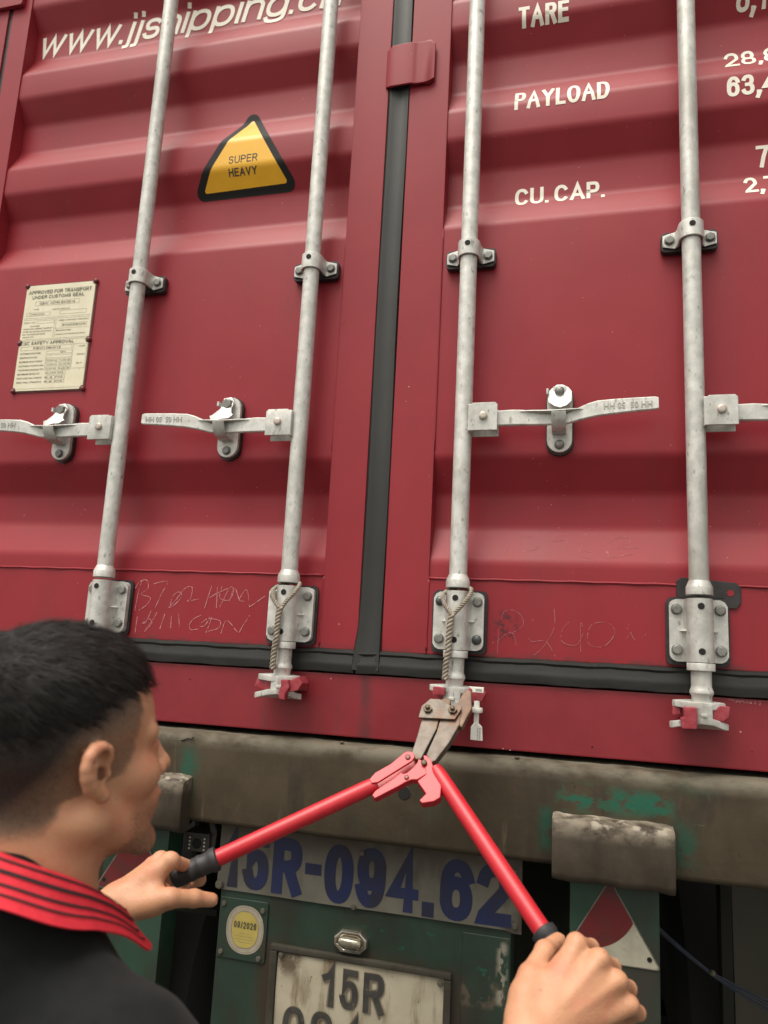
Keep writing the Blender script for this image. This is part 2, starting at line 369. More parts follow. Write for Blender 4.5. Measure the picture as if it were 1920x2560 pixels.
# ---- corrugation of the door panels: surface y as a function of z
def prof_pts():
    P = [(1.745, 0.004), (1.782, 0.004), (1.857, 0.040), (1.930, 0.040), (2.003, 0.004)]
    z = 2.535
    while z < 4.1:
        P += [(z, 0.004), (z + 0.068, 0.040), (z + 0.152, 0.040), (z + 0.218, 0.004)]
        z += 0.2935
    P.append((4.20, 0.004)); return P
PROF = prof_pts()
def fillet(PROF, r=0.010):
    pts = []
    for i, (z, y) in enumerate(PROF):
        if 0 < i < len(PROF) - 1:
            p = Vector((y, z)); a = Vector((PROF[i - 1][1], PROF[i - 1][0])); b = Vector((PROF[i + 1][1], PROF[i + 1][0]))
            d1 = (a - p).normalized(); d2 = (b - p).normalized()
            if d1.dot(d2) < -0.9999: pts.append(tuple(p)); continue
            s, e = p + d1 * r, p + d2 * r
            for t in (0, .25, .5, .75, 1): pts.append(tuple((1 - t) ** 2 * s + 2 * t * (1 - t) * p + t * t * e))
        else: pts.append((y, z))
    return pts
FPTS = fillet(PROF)
_pz = [p[1] for p in FPTS]; _py = [p[0] for p in FPTS]
def panel_y(x, z): return float(np.interp(z, _pz, _py))
def door(name, xa, xb, stl, str_):
    """frame with stiles of width stl / str_ at its left / right; panel inside"""
    bm = bmesh.new(); F = 0.0
    box(bm, xa, xa + stl, F, 0.055, 1.592, 4.26); box(bm, xb - str_, xb, F, 0.055, 1.592, 4.26)
    box(bm, xa + stl, xb - str_, F + 0.0005, 0.055, 1.592, 1.744); box(bm, xa + stl, xb - str_, F + 0.0005, 0.055, 4.20, 4.26)
    fr = link(name, finish(bm, name, RED, bevel=0.003), CT)
    # corrugated sheet with rounded folds
    bm = bmesh.new(); pts = FPTS
    L, Rr = xa + stl - 0.001, xb - str_ + 0.001
    cols = [L, L + 0.004, L + 0.03] + [L + 0.03 + (Rr - L - 0.06) * i / 8 for i in range(1, 8)] + [Rr - 0.03, Rr - 0.004, Rr]
    rows = [[bm.verts.new((x, y, z)) for x in cols] for y, z in pts]
    for a, b in zip(rows, rows[1:]):
        for i in range(len(cols) - 1): bm.faces.new((a[i], a[i + 1], b[i + 1], b[i]))
    me = finish(bm, 'door_panel', RED, ang=180)
    pn = link('door_panel', me, fr)
    # weld beads round the panel
    bm = bmesh.new()
    for zz in (1.746,):
        tube(bm, [(x, -0.0005 + 0.0006 * math.sin(x * 57), zz + 0.0005 * math.sin(x * 83)) for x in np.linspace(L, Rr, 60)], 0.0024, 8)
    for xx, sg in ((L + 0.0005, 1), (Rr - 0.0005, -1)):
        tube(bm, [(xx + 0.0004 * math.sin(z * 91), 0.0012, z) for z in np.linspace(1.60, 1.744, 20)], 0.0028, 8)
        tube(bm, [(xx, 0.003, z) for z in np.linspace(2.02, 2.53, 20)], 0.0022, 8)
    # pressed stamping ridge at the panel foot
    tube(bm, [(x, 0.0025, 1.736) for x in np.linspace(L + 0.006, Rr - 0.006, 30)], 0.0022, 8)
    link('weld_bead', finish(bm, 'weld_bead', RED, ang=180), fr)
    return fr
dL = door('door', -1.170, -0.0385, 0.062, 0.0835); dL['label'] = 'left door leaf with the data plate and warning sticker'
dR = door('door', 0.013, 1.155, 0.094, 0.062); dR['label'] = 'right door leaf with the weight lettering'
# ---- vertical rubber between the leaves (broad lip, slightly hollow), and the bottom seal
bm = bmesh.new()
sec = [(-0.0385, 0.012), (-0.0385, 0.002), (-0.034, -0.003), (-0.026, -0.001), (-0.012, 0.004), (0.004, 0.0005), (0.0105, -0.002), (0.013, 0.003), (0.013, 0.012)]
zs = [1.553, 1.575, 1.60, 1.64, 1.70] + list(np.linspace(1.8, 4.26, 22)); rows = []
for z in zs:
    fl = max(0.0, 1 - (z - 1.553) / 0.10)
    rows.append([bm.verts.new((x * (1 + 0.25 * fl) + 0.0012 * math.sin(z * 7.3) * (0 if abs(x) > 0.036 else 1), y - 0.010 * fl, z)) for x, y in sec])
for a, b in zip(rows, rows[1:]):
    for i in range(len(sec) - 1): bm.faces.new((a[i], a[i + 1], b[i + 1], b[i]))
link('door_seal', finish(bm, 'door_seal', RUBG, ang=50), CT)
bm = bmesh.new()
box(bm, -0.0385, 0.013, 0.013, 0.05, 1.55, 4.26); box(bm, -1.2, 1.2, 0.02, 0.05, 1.53, 1.60)
link('seal_backing', finish(bm, 'seal_backing', DARK), CT)
def bottom_seal(xa, xb):
    bm = bmesh.new(); xs = np.linspace(xa, xb, 60)
    sec = [(0.004, 1.5935), (-0.003, 1.5928), (-0.0065, 1.5910), (-0.0080, 1.5860), (-0.0055, 1.5815), (-0.0065, 1.5795), (-0.0080, 1.5690), (-0.0100, 1.5660), (-0.0105, 1.5600), (-0.0100, 1.5470), (-0.006, 1.5455), (0.004, 1.545)]
    rows = []
    for x in xs:
        w = 0.0006 * math.sin(x * 43) + 0.0005 * math.sin(x * 97 + 1)
        rows.append([bm.verts.new((x, y + w * (0.3 if i > 3 else 1), z + w)) for i, (y, z) in enumerate(sec)])
    for a, b in zip(rows, rows[1:]):
        for i in range(len(sec) - 1): bm.faces.new((a[i], a[i + 1], b[i + 1], b[i]))
    me = finish(bm, 'bottom_seal', RUB, ang=40)
    return link('bottom_seal', me, CT)
bottom_seal(-1.19, -0.0405); bottom_seal(-0.0365, 1.19)
# ---- body: sill, corner posts, header, side walls, roof, floor
bm = bmesh.new(); box(bm, -1.219, 1.219, -0.004, 0.15, Z0, 1.5435)
link('door_sill', finish(bm, 'door_sill', SILLM, bevel=0.004), CT)
for sx in (-1, 1):
    bm = bmesh.new(); x0, x1 = sorted((sx * 1.182, sx * 1.219)); box(bm, x0, x1, -0.002, 0.15, 1.55, 4.27)
    x0, x1 = sorted((sx * 1.150, sx * 1.181)); box(bm, x0, x1, 0.03, 0.06, 1.55, 4.27)
    link('corner_post', finish(bm, 'corner_post', RED, bevel=0.003), CT)
    for zc in (Z0 + 0.001, Z1 - 0.118):
        bm = bmesh.new(); x0, x1 = sorted((sx * 1.045, sx * 1.2225)); box(bm, x0, x1, -0.008 if zc > 2 else -0.0065, 0.155, zc, zc + 0.117)
        link('corner_casting', finish(bm, 'corner_casting', SILLM if zc < 2 else RED, bevel=0.006), CT)
    bm = bmesh.new(); ys = []; y = 0.16; k = 0; ins = (0.0, 0.036, 0.036, 0.0)
    prof = []
    while y < 12.0:
        for dy, d in ((0.07, 0.036), (0.068, 0.036), (0.07, 0.0), (0.068, 0.0)): prof.append((y, d)); y += dy
    rows = [[bm.verts.new((sx * (1.214 - d), y2, z)) for z in (1.56, 4.24)] for y2, d in prof]
    for a, b in zip(rows, rows[1:]): bm.faces.new((a[0], b[0], b[1], a[1]))
    link('side_wall', finish(bm, 'side_wall', RED, smooth=False), CT)
bm = bmesh.new(); box(bm, -1.219, 1.219, -0.002, 0.12, 4.272, 4.312); link('door_header', finish(bm, 'door_header', RED, bevel=0.003), CT)
bm = bmesh.new(); box(bm, -1.219, 1.219, 0.156, 12.19, 4.245, 4.30); link('roof', finish(bm, 'roof', RED, bevel=0.003), CT)
bm = bmesh.new(); box(bm, -1.21, 1.21, 0.152, 12.18, 1.435, 1.555); box(bm, -1.21, 1.21, 12.1, 12.19, 1.56, 4.24)
link('floor', finish(bm, 'floor', SILLM), CT)
# ---- hinges, two in the photograph's upper left corner and the rest of the row on each side
bm = bmesh.new(); prism(bm, rrect(-0.062, 0.062, -0.05, 0.05, 0.008), 'y', -0.014, -0.001)
lathe(bm, [(0.011, -0.055), (0.011, 0.055)], 16, center=(-0.058, -0.012, 0))
hinge_me = finish(bm, 'hinge', RED, bevel=0.002)
bm = bmesh.new(); box(bm, -0.03, 0.033, -0.0012, 0.0, -0.085, -0.055)
for sx in (-1, 1):
    for z in (1.80, 2.62, 3.39, 4.06):
        h = link('hinge', hinge_me, CT, at=(sx * 1.192, 0, z))
        if sx > 0: h.scale = (-1, 1, 1)
bm.free()
for xa, xb in ((-1.182, -1.171), (1.156, 1.181)):
    bm = bmesh.new(); box(bm, xa, xb, 0.004, 0.03, 1.55, 4.26); link('side_seal', finish(bm, 'side_seal', SEALANT), CT)
# ---- bent steel clip over the centre seal
bm = bmesh.new()
sec = [(-0.0455, -0.0045), (-0.030, -0.0135), (0.0185, -0.0155), (0.0255, -0.0125), (0.033, -0.0115), (0.0735, -0.0115)]
for i in range(len(sec) - 1): pass
front = sec; back = [(x, y + 0.0062) for x, y in sec][::-1]
prism(bm, front + back, 'z', 2.902, 3.012)
def roundclip(me):
    for v in me.vertices:
        d = v.co.x - 0.060; e = 2.916 - v.co.z
        if v.co.x > 0.07: v.co.z = 2.957 + (v.co.z - 2.957) * 0.80
        if v.co.x < -0.04: v.co.z = 2.957 + (v.co.z - 2.957) * 0.86
bmesh.ops.subdivide_edges(bm, edges=[e for e in bm.edges if abs(e.verts[0].co.z - e.verts[1].co.z) < 1e-5 and abs(e.verts[0].co.x - e.verts[1].co.x) > 0.03], cuts=2)
for v in bm.verts:
    if v.co.x > 0.07: v.co.z = 2.957 + (v.co.z - 2.957) * 0.84
    if v.co.x < -0.042: v.co.z = 2.957 + (v.co.z - 2.957) * 0.90
link('seal_clip', finish(bm, 'seal_clip', RED, bevel=0.0022, ang=30), CT)

# ---- locking bars
bm = bmesh.new()
lathe(bm, [(0.0178, 1.741), (0.0178, 4.29)], 36)
rod_me = finish(bm, 'lock_rod', GALV)
bm = bmesh.new()
lathe(bm, [(0.0180, 1.7505), (0.0195, 1.7475), (0.0228, 1.7395), (0.0236, 1.7375), (0.0236, 1.7245), (0.0228, 1.7235), (0.0150, 1.7235)], 36)
collar_me = finish(bm, 'rod_collar', GALV, ang=30)
bm = bmesh.new()
lathe(bm, [(0.0165, 1.603), (0.0235, 1.602), (0.0240, 1.6010), (0.0240, 1.5895), (0.0232, 1.5885), (0.0176, 1.5880), (0.0174, 1.5640), (0.0176, 1.5600), (0.0190, 1.5560), (0.0203, 1.5530), (0.0203, 1.5495), (0.0172, 1.5440), (0.0168, 1.530)], 36)
lower_me = finish(bm, 'rod_foot', GALV, ang=28)
# anti-rack cam: a spool of two horned flanges
def horn(zc, t, pts):
    prism(bm, pts, 'z', zc - t, zc + t)
bm = bmesh.new()
top = [(-0.050, 0.004), (-0.046, -0.006), (-0.022, -0.018), (-0.004, -0.024), (0.014, -0.019), (0.032, -0.007), (0.040, 0.001), (0.036, 0.007), (0.015, 0.017), (-0.015, 0.019), (-0.040, 0.012)]
horn(1.5335, 0.0058, top)
bot = [(x * 1.10, y * 1.12) for x, y in top]
horn(1.4935, 0.0058, bot)
for v in bm.verts:
    r = abs(v.co.x) / 0.05
    if v.co.z > 1.51: v.co.z -= 0.004 * r + 0.10 * (v.co.x if v.co.x > 0 else 0) * 0.5
    else: v.co.z += -0.001 + 0.006 * (1 - r)
    mid = 1.5335 if v.co.z > 1.51 else 1.4935
for v in bm.verts:
    mid = 1.5335 if v.co.z > 1.51 else 1.4935
    if v.co.y < -0.015: v.co.z += (-0.0045 if mid > 1.51 else 0.0055)
cor = [(-0.0185, -0.016), (-0.004, -0.0245), (0.0145, -0.0195), (0.0190, -0.003), (0.015, 0.014), (-0.015, 0.015), (-0.0195, 0.0)]
prism(bm, cor, 'z', 1.4965, 1.5315)
box(bm, -0.006, 0.005, -0.0275, -0.018, 1.5085, 1.5155)
cam_me = finish(bm, 'locking_cam', GALV, bevel=0.0022, seg=2, ang=30, merge=False)
# hinge block of the handle
bm = bmesh.new()
blk = [(0.013, -0.0285), (0.072, -0.0285), (0.072, 0.0255), (0.067, 0.0300), (0.022, 0.0300), (0.018, 0.0265), (0.013, 0.0265)]
prism(bm, blk, 'y', -0.0235, -0.0185)
prism(bm, [(x, z - 0.0045) for x, z in blk], 'y', 0.0085, 0.0125)
prism(bm, [(0.0125, -0.029), (0.019, -0.029), (0.019, 0.028), (0.0125, 0.028)], 'y', -0.022, 0.012)
hub_me = finish(bm, 'handle_hub', GALV, bevel=0.0016, ang=40, merge=False)
bm = bmesh.new(); lathe(bm, [(0.0085, 0.0), (0.0085, -0.0038), (0.0078, -0.0050), (0.004, -0.0056), (0.0005, -0.0057)], 20, axis='y')
pin_me = finish(bm, 'pivot_pin', mat('pin_steel', (0.42, 0.36, 0.31), (0.52, 0.46, 0.40), rough=0.45, metal=0.3, scale=200), ang=60)
# operating handle: forged bar, pinched and dished where the retainer holds it
bm = bmesh.new()
#      x,      zc,     half height, y centre, half thickness
ST = [(0.050, -0.001, 0.0155, -0.005, 0.0055), (0.075, -0.001, 0.0160, -0.006, 0.0055), (0.100, -0.001, 0.0165, -0.007, 0.0055), (0.122, -0.002, 0.0160, -0.008, 0.0050),
      (0.142, -0.005, 0.0140, -0.009, 0.0045), (0.162, -0.0075, 0.0118, -0.009, 0.0045), (0.185, -0.0085, 0.0110, -0.009, 0.0045), (0.208, -0.0075, 0.0112, -0.010, 0.0045),
      (0.228, -0.001, 0.0130, -0.012, 0.0045), (0.248, 0.005, 0.0150, -0.014, 0.0045), (0.266, 0.0085, 0.0158, -0.016, 0.0045), (0.300, 0.0105, 0.0150, -0.018, 0.0045),
      (0.340, 0.0120, 0.0138, -0.020, 0.0042), (0.372, 0.0130, 0.0128, -0.021, 0.0040), (0.3775, 0.0130, 0.0112, -0.021, 0.0034)]
rings = []
for x, zc, hh, yc, ht in ST:
    c = min(0.0022, ht * 0.5)
    sec = [(-ht, -hh + c), (-ht + c, -hh), (ht - c, -hh), (ht, -hh + c), (ht, hh - c), (ht - c, hh), (-ht + c, hh), (-ht, hh - c)]
    rings.append([bm.verts.new((x, yc + a, zc + b)) for a, b in sec])
for a, b in zip(rings, rings[1:]):
    for i in range(8): bm.faces.new((a[i], a[(i + 1) % 8], b[(i + 1) % 8], b[i]))
bm.faces.new(rings[0]); bm.faces.new(rings[-1][::-1])
# upper lip that stands out over the pinched part
lip = [(0.112, 0.010, 0.000), (0.135, 0.008, 0.008), (0.160, 0.0052, 0.014), (0.185, 0.0042, 0.016), (0.210, 0.0058, 0.014), (0.232, 0.008, 0.008), (0.250, 0.010, 0.000)]
lr = []
for x, z, out in lip:
    yf = -0.0125
    lr.append([bm.verts.new(p) for p in ((x, yf + 0.006, z + 0.0035), (x, yf - out, z + 0.0020), (x, yf - out - 0.0004, z + 0.0002), (x, yf + 0.006, z - 0.0018))])
for a, b in zip(lr, lr[1:]):
    for i in range(4): bm.faces.new((a[i], a[(i + 1) % 4], b[(i + 1) % 4], b[i]))
bm.faces.new(lr[0]); bm.faces.new(lr[-1][::-1])
handle_me = finish(bm, 'handle', GALV, ang=38, merge=False)
def raised(s, x0, x1, z0, z1, y, rot180):
    b2 = text_bm(s, x0, x1, z0, z1, bold=0.014, yfn=lambda x, z: float(np.interp(abs(x), [.266, .30, .34, .372], [-.0206, -.0226, -.0243, -.0252])), off=0.0, rot180=rot180)
    r = bmesh.ops.extrude_face_region(b2, geom=b2.faces[:])
    bmesh.ops.translate(b2, verts=[v for v in r['geom'] if isinstance(v, bmesh.types.BMVert)], vec=(0, -0.0009, 0))
    return b2
EMB = mat('embossed_zinc', (0.36, 0.355, 0.31), rough=0.55, metal=0.25)
embA = finish(raised('HH 05  50 HH', 0.277, 0.366, 0.0050, 0.0170, -0.0225, True), 'raised_letters', EMB, smooth=False)
bm = raised('HH 05  50 HH', -0.366, -0.277, 0.0050, 0.0170, -0.0225, True); embB = finish(bm, 'raised_letters', EMB, smooth=False)
bm = bmesh.new(); bm.from_mesh(handle_me); bmesh.ops.scale(bm, vec=(-1, 1, 1), verts=bm.verts); handleL_me = finish(bm, 'handle', GALV, ang=38, merge=False)
bm = bmesh.new(); bm.from_mesh(hub_me); bmesh.ops.scale(bm, vec=(-1, 1, 1), verts=bm.verts); hubL_me = finish(bm, 'handle_hub', GALV, ang=40, merge=False)
RY = -0.040
for i, X in enumerate(RODX):
    sg = -1 if i < 2 else 1
    rd = link('lock_rod', rod_me, CT, at=(X, RY, 0))
    rd['label'] = ['locking bar nearest the data plate', 'locking bar left of the centre seal', 'locking bar right of the centre seal, above the bolt cutter jaws', 'locking bar at the far right'][i]
    link('rod_collar', collar_me, rd, at=(X, RY, 0)); link('rod_foot', lower_me, rd, at=(X, RY, 0))
    cmo = link('locking_cam', cam_me, rd, at=(X, RY, 0))
    if i == 1: cmo.rotation_euler = (0, 0, 0.20)
    if i == 0: cmo.rotation_euler = (0, 0, 0.1)
    zh = 2.0685
    link('handle_hub', hub_me if sg > 0 else hubL_me, rd, at=(X, RY, zh))
    link('pivot_pin', pin_me, rd, at=(X + sg * 0.0435, RY - 0.0235, zh + 0.0015))
    hd = link('handle', handle_me if sg > 0 else handleL_me, rd, at=(X, RY, zh))
    hd.rotation_euler = (0, (0.004, 0.010, -0.012, 0.006)[i], 0)
    e = link('raised_letters', embA if sg > 0 else embB, rd, at=(X, RY, zh)); e.rotation_euler = hd.rotation_euler
# ---- lower bearing brackets
def br_mesh():
    bm = bmesh.new()
    w, zt, zb, r = 0.0505, 1.7175, 1.6035, 0.0225
    pts = []
    ang = [math.radians(a) for a in np.linspace(180, 360, 25)]
    yo = -0.020
    outer = [(-w + 0.0, yo)] + [(-r - 0.004, yo)] + [(-r - 0.0005, yo - 0.006)] + [(r * math.cos(a), RY + r * math.sin(a) if False else RY + 0.0 + r * math.sin(a)) for a in ang] + [(r + 0.0005, yo - 0.006), (r + 0.004, yo), (w, yo)]
    inner = [(w, yo + 0.004), (r + 0.001, yo + 0.004), (r - 0.003, yo), (r - 0.003, RY)] + [((r - 0.003) * math.cos(a), RY + (r - 0.003) * math.sin(a)) for a in ang[::-1][1:-1]] + [(-r + 0.003, RY), (-r + 0.003, yo), (-r - 0.001, yo + 0.004), (-w, yo + 0.004)]
    # walls as a shell: faces outer and inner
    zs = [zb, zb + 0.004, zb + 0.012, 1.64, 1.68, zt - 0.012, zt - 0.004, zt]
    def ring(sec, z):
        out = []
        for x, y in sec:
            xx = x
            if abs(x) > w - 1e-6:
                c = 0.0
                if z < zb + 0.0001 or z > zt - 0.0001: c = 0.012
                elif z < zb + 0.0041 or z > zt - 0.0041: c = 0.0045
                elif z < zb + 0.0121 or z > zt - 0.0121: c = 0.0
                xx = math.copysign(w - c, x)
            out.append(bm.verts.new((xx, y, z)))
        return out
    sec = outer + inner
    R_ = [ring(sec, z) for z in zs]; n = len(sec)
    for a, b in zip(R_, R_[1:]):
        for i in range(n): bm.faces.new((a[i], a[(i + 1) % n], b[(i + 1) % n], b[i]))
    no = len(outer)
    for rg in (R_[0], R_[-1]):
        for i in range(no - 1):
            j = n - 1 - i
            if j - 1 >= no - 1 and j > i + 1:
                try: bm.faces.new((rg[i], rg[i + 1], rg[j - 1], rg[j]) if i + 1 != j - 1 else (rg[i], rg[i + 1], rg[j]))
                except ValueError: pass
    for s in (-1, 1):   # stiffening spurs beside the sleeve
        v = [bm.verts.new(p) for p in ((s * 0.0225, yo, 1.6655), (s * 0.0225, yo, 1.6525), (s * 0.0225, yo - 0.022, 1.6585), (s * 0.0335, yo, 1.6590))]
        for f in ((0, 1, 2), (0, 2, 3), (1, 3, 2), (0, 3, 1)): bm.faces.new([v[k] for k in f])
    return finish(bm, 'bearing_bracket', GALV, ang=32, merge=False)
br_me = br_mesh()
bm = bmesh.new(); prism(bm, rrect(-0.0565, 0.0565, 1.597, 1.722, 0.014), 'y', -0.0065, -0.0008)
for v in bm.verts: v.co.x += 0.0012 * math.sin(v.co.z * 190) * (1 if v.co.x > 0 else -1); v.co.z += 0.001 * math.sin(v.co.x * 140)
pad_me = finish(bm, 'backing_pad', SEALANT, merge=False)
bm = bmesh.new(); prism(bm, rrect(-0.0495, 0.0495, 1.6045, 1.7165, 0.010), 'y', -0.0160, -0.0066); spacer_me = finish(bm, 'spacer_plate', GALV, merge=False)
bm = bmesh.new(); lathe(bm, [(0.0060, 0.0), (0.0060, -0.0006)], 16, axis='y'); plug_me = finish(bm, 'grease_hole', DARK, smooth=False)
bolt_me = hexbolt(0.0092, 0.0068); bolt_me.materials.append(BOLT)
boltd_me = hexbolt(0.0098, 0.0070, dome=True); boltd_me.materials.append(BOLTD)
boltg_me = hexbolt(0.0098, 0.0085, dome=True); boltg_me.materials.append(BOLT)
for i, X in enumerate(RODX):
    br = link('bearing_bracket', br_me, CT, at=(X, 0, 0))
    link('spacer_plate', spacer_me, br, at=(X, 0, 0))
    p = link('backing_pad', pad_me, br, at=(X, 0, 0))
    for dx in (-0.0375, 0.0375):
        for z in (1.6985, 1.6245):
            dark = i == 2 and ((dx < 0) == (z > 1.66))
            b = link('bolt', boltd_me if dark else bolt_me, br, at=(X + dx, -0.0205, z)); b.rotation_euler = (0, random.uniform(0, 1), 0)
            if dark: b['label'] = 'replaced dark round-headed bolt'
    for z in (1.7030, 1.6225): link('grease_hole', plug_me, br, at=(X - 0.0005, -0.0626, z))
bm = bmesh.new()
pd = [(-0.032, 1.722), (-0.032, 1.752), (-0.024, 1.760), (0.072, 1.752), (0.080, 1.745), (0.080, 1.716), (0.072, 1.704), (0.058, 1.704), (0.050, 1.722)]
prism(bm, [(X + 0.6153, z) for X, z in pd], 'y', -0.0042, -0.0009)
pp = link('backing_pad', finish(bm, 'backing_pad', SEALANT, bevel=0.0008, seg=1), br); pp['label'] = 'crooked black pad sticking out at the upper right with a hole'
bm = bmesh.new(); lathe(bm, [(0.0062, -0.0044), (0.0062, -0.0051)], 18, center=(0.6153 + 0.062, 0, 1.7325), axis='y'); link('pad_hole', finish(bm, 'pad_hole', RED, smooth=False), br)
# ---- upper rod guides
bm = bmesh.new()
ear = [(-0.0515, -0.010), (-0.0515, -0.016)]
r, r2 = 0.0235, 0.0195
ang = [math.radians(a) for a in np.linspace(180, 360, 21)]
outer = [(-0.0515, -0.018), (-r - 0.005, -0.018), (-r - 0.001, -0.023)] + [(r * math.cos(a), RY + r * math.sin(a)) for a in ang] + [(r + 0.001, -0.023), (r + 0.005, -0.018), (0.0515, -0.018)]
inner = [(0.0515, -0.013), (r2 + 0.002, -0.013), (r2, -0.018)] + [(r2 * math.cos(a), RY + r2 * math.sin(a)) for a in ang[::-1]] + [(-r2, -0.018), (-r2 - 0.002, -0.013), (-0.0515, -0.013)]
sec = outer + inner; n = len(sec)
def gz(x, top):
    """the ears sit a little lower than the strap and have rounded corners"""
    ax_ = abs(x)
    if ax_ < r + 0.002: return 2.4665 if top else 2.4300
    t = 2.4625 if top else 2.4260
    if ax_ > 0.051: t += -0.006 if top else 0.006
    return t
for z_i in (0, 1): pass
lo = [bm.verts.new((x, y, gz(x, False))) for x, y in sec]; hi = [bm.verts.new((x, y, gz(x, True))) for x, y in sec]
for i in range(n): bm.faces.new((lo[i], lo[(i + 1) % n], hi[(i + 1) % n], hi[i]))
for rg in (lo, hi):
    no = len(outer)
    for i in range(no - 1): bm.faces.new((rg[i], rg[i + 1], rg[n - 2 - i], rg[n - 1 - i]))
guide_me = finish(bm, 'rod_guide', GALV, bevel=0.0012, seg=1, ang=50, merge=False)
bm = bmesh.new(); prism(bm, rrect(-0.0542, 0.0542, 2.4225, 2.4660, 0.009), 'y', -0.0125, -0.0005 + 0.003)
gpad_me = finish(bm, 'backing_pad', SEALANT, bevel=0.001, seg=1)
for X in RODX:
    gd = link('rod_guide', guide_me, CT, at=(X, 0, 0)); link('backing_pad', gpad_me, gd, at=(X, 0, 0))
    for dx in (-0.0385, 0.0385): b = link('bolt', bolt_me, gd, at=(X + dx, -0.0185, 2.4445)); b.rotation_euler = (0, random.uniform(0, 1), 0)
    link('grease_hole', plug_me, gd, at=(X, -0.0636, 2.4535))
# ---- handle retainers
def stad(w, z0, z1, n=10, dx=0.0):
    r = w / 2; P = []
    for k in range(n + 1): a = math.pi * k / n; P.append((dx + r * math.cos(a), z1 - r + r * math.sin(a)))
    for k in range(n + 1): a = math.pi + math.pi * k / n; P.append((dx + r * math.cos(a), z0 + r + r * math.sin(a)))
    return P
bm = bmesh.new(); prism(bm, stad(0.050, 2.0045, 2.146), 'y', -0.016, -0.006); ret_me = finish(bm, 'handle_retainer', GALV, bevel=0.002, ang=50)
bm = bmesh.new(); prism(bm, stad(0.055, 2.0005, 2.1490), 'y', -0.006, 0.0035); rpad_me = finish(bm, 'backing_pad', SEALANT, merge=False)
# cradle below the handle: a bent tongue
bm = bmesh.new()
sec = [(-0.016, 2.042), (-0.028, 2.0405), (-0.046, 2.043), (-0.057, 2.049), (-0.065, 2.060), (-0.069, 2.074), (-0.0655, 2.0745), (-0.061, 2.062), (-0.053, 2.0525), (-0.044, 2.0475), (-0.028, 2.0455), (-0.016, 2.048)]
prism(bm, sec, 'x', -0.0145, 0.0135); cradle_me = finish(bm, 'cradle', GALV, bevel=0.0012, ang=50)
# swivelling catch above the handle
bm = bmesh.new()
ca = [(-0.012, 0.012), (-0.006, 0.017), (0.006, 0.017), (0.017, 0.011), (0.024, 0.002), (0.024, -0.022), (0.014, -0.033), (0.002, -0.038), (-0.010, -0.034), (-0.022, -0.024), (-0.024, -0.008), (-0.020, 0.004)]
nv = len(ca); A_ = [bm.verts.new((x, -0.0235 - max(0, -z) * 0.50, z)) for x, z in ca]; B_ = [bm.verts.new((x, -0.0195 - max(0, -z) * 0.50, z)) for x, z in ca]
bm.faces.new(A_); bm.faces.new(B_[::-1])
for i in range(nv): bm.faces.new((A_[i], B_[i], B_[(i + 1) % nv], A_[(i + 1) % nv]))
box(bm, -0.0265, -0.0215, -0.034, -0.016, -0.006, 0.006); box(bm, -0.013, 0.013, -0.0280, -0.018, -0.014, 0.012)
catch_me = finish(bm, 'catch', GALV, bevel=0.001, seg=1, ang=50, merge=False)
bm = bmesh.new()
cb = [(-0.010, 0.014), (0.008, 0.016), (0.016, 0.004), (0.014, -0.014), (0.018, -0.026), (0.023, -0.031), (0.016, -0.041), (0.002, -0.043), (-0.012, -0.049), (-0.024, -0.046), (-0.034, -0.032), (-0.020, -0.031), (-0.012, -0.024), (-0.012, -0.006)]
nv = len(cb)
def cy(x, z): return -0.0215 - max(0, -z) * 0.55 - 0.006 * math.sin((x + 0.03) * 60) * min(1, max(0, -z) / 0.03)
A_ = [bm.verts.new((x, cy(x, z) - 0.002, z)) for x, z in cb]; B_ = [bm.verts.new((x, cy(x, z) + 0.002, z)) for x, z in cb]
fa = bm.faces.new(A_); fb = bm.faces.new(B_[::-1])
for i in range(nv): bm.faces.new((A_[i], B_[i], B_[(i + 1) % nv], A_[(i + 1) % nv]))
bmesh.ops.triangulate(bm, faces=[fa, fb])
box(bm, -0.022, -0.018, -0.032, -0.016, -0.006, 0.004)
catch2_me = finish(bm, 'catch', GALV, ang=40, merge=False)
bigbolt_me = hexbolt(0.0125, 0.011); bigbolt_me.materials.append(BOLT)
RETX = (-0.8073, -0.3668, 0.3658, 0.8073)
for i, X in enumerate(RETX):
    rt = link('handle_retainer', ret_me, CT, at=(X, 0, 0)); link('backing_pad', rpad_me, rt, at=(X, 0, 0)); link('cradle', cradle_me, rt, at=(X, 0, 0))
    c = link('catch', catch2_me if i < 2 else catch_me, rt, at=(X - (0.004 if i < 2 else 0), 0, 2.1275))
    if i < 2: c['label'] = 'catch swung aside, bent and curled at its foot'
    if i < 2:
        link('bolt', bigbolt_me, rt, at=(X - 0.002, -0.0245, 2.1255)); link('bolt', bolt_me, rt, at=(X, -0.0162, 2.020))
    else:
        link('bolt', boltg_me, rt, at=(X, -0.0282, 2.1285)); link('bolt', boltg_me, rt, at=(X, -0.0165, 2.020))
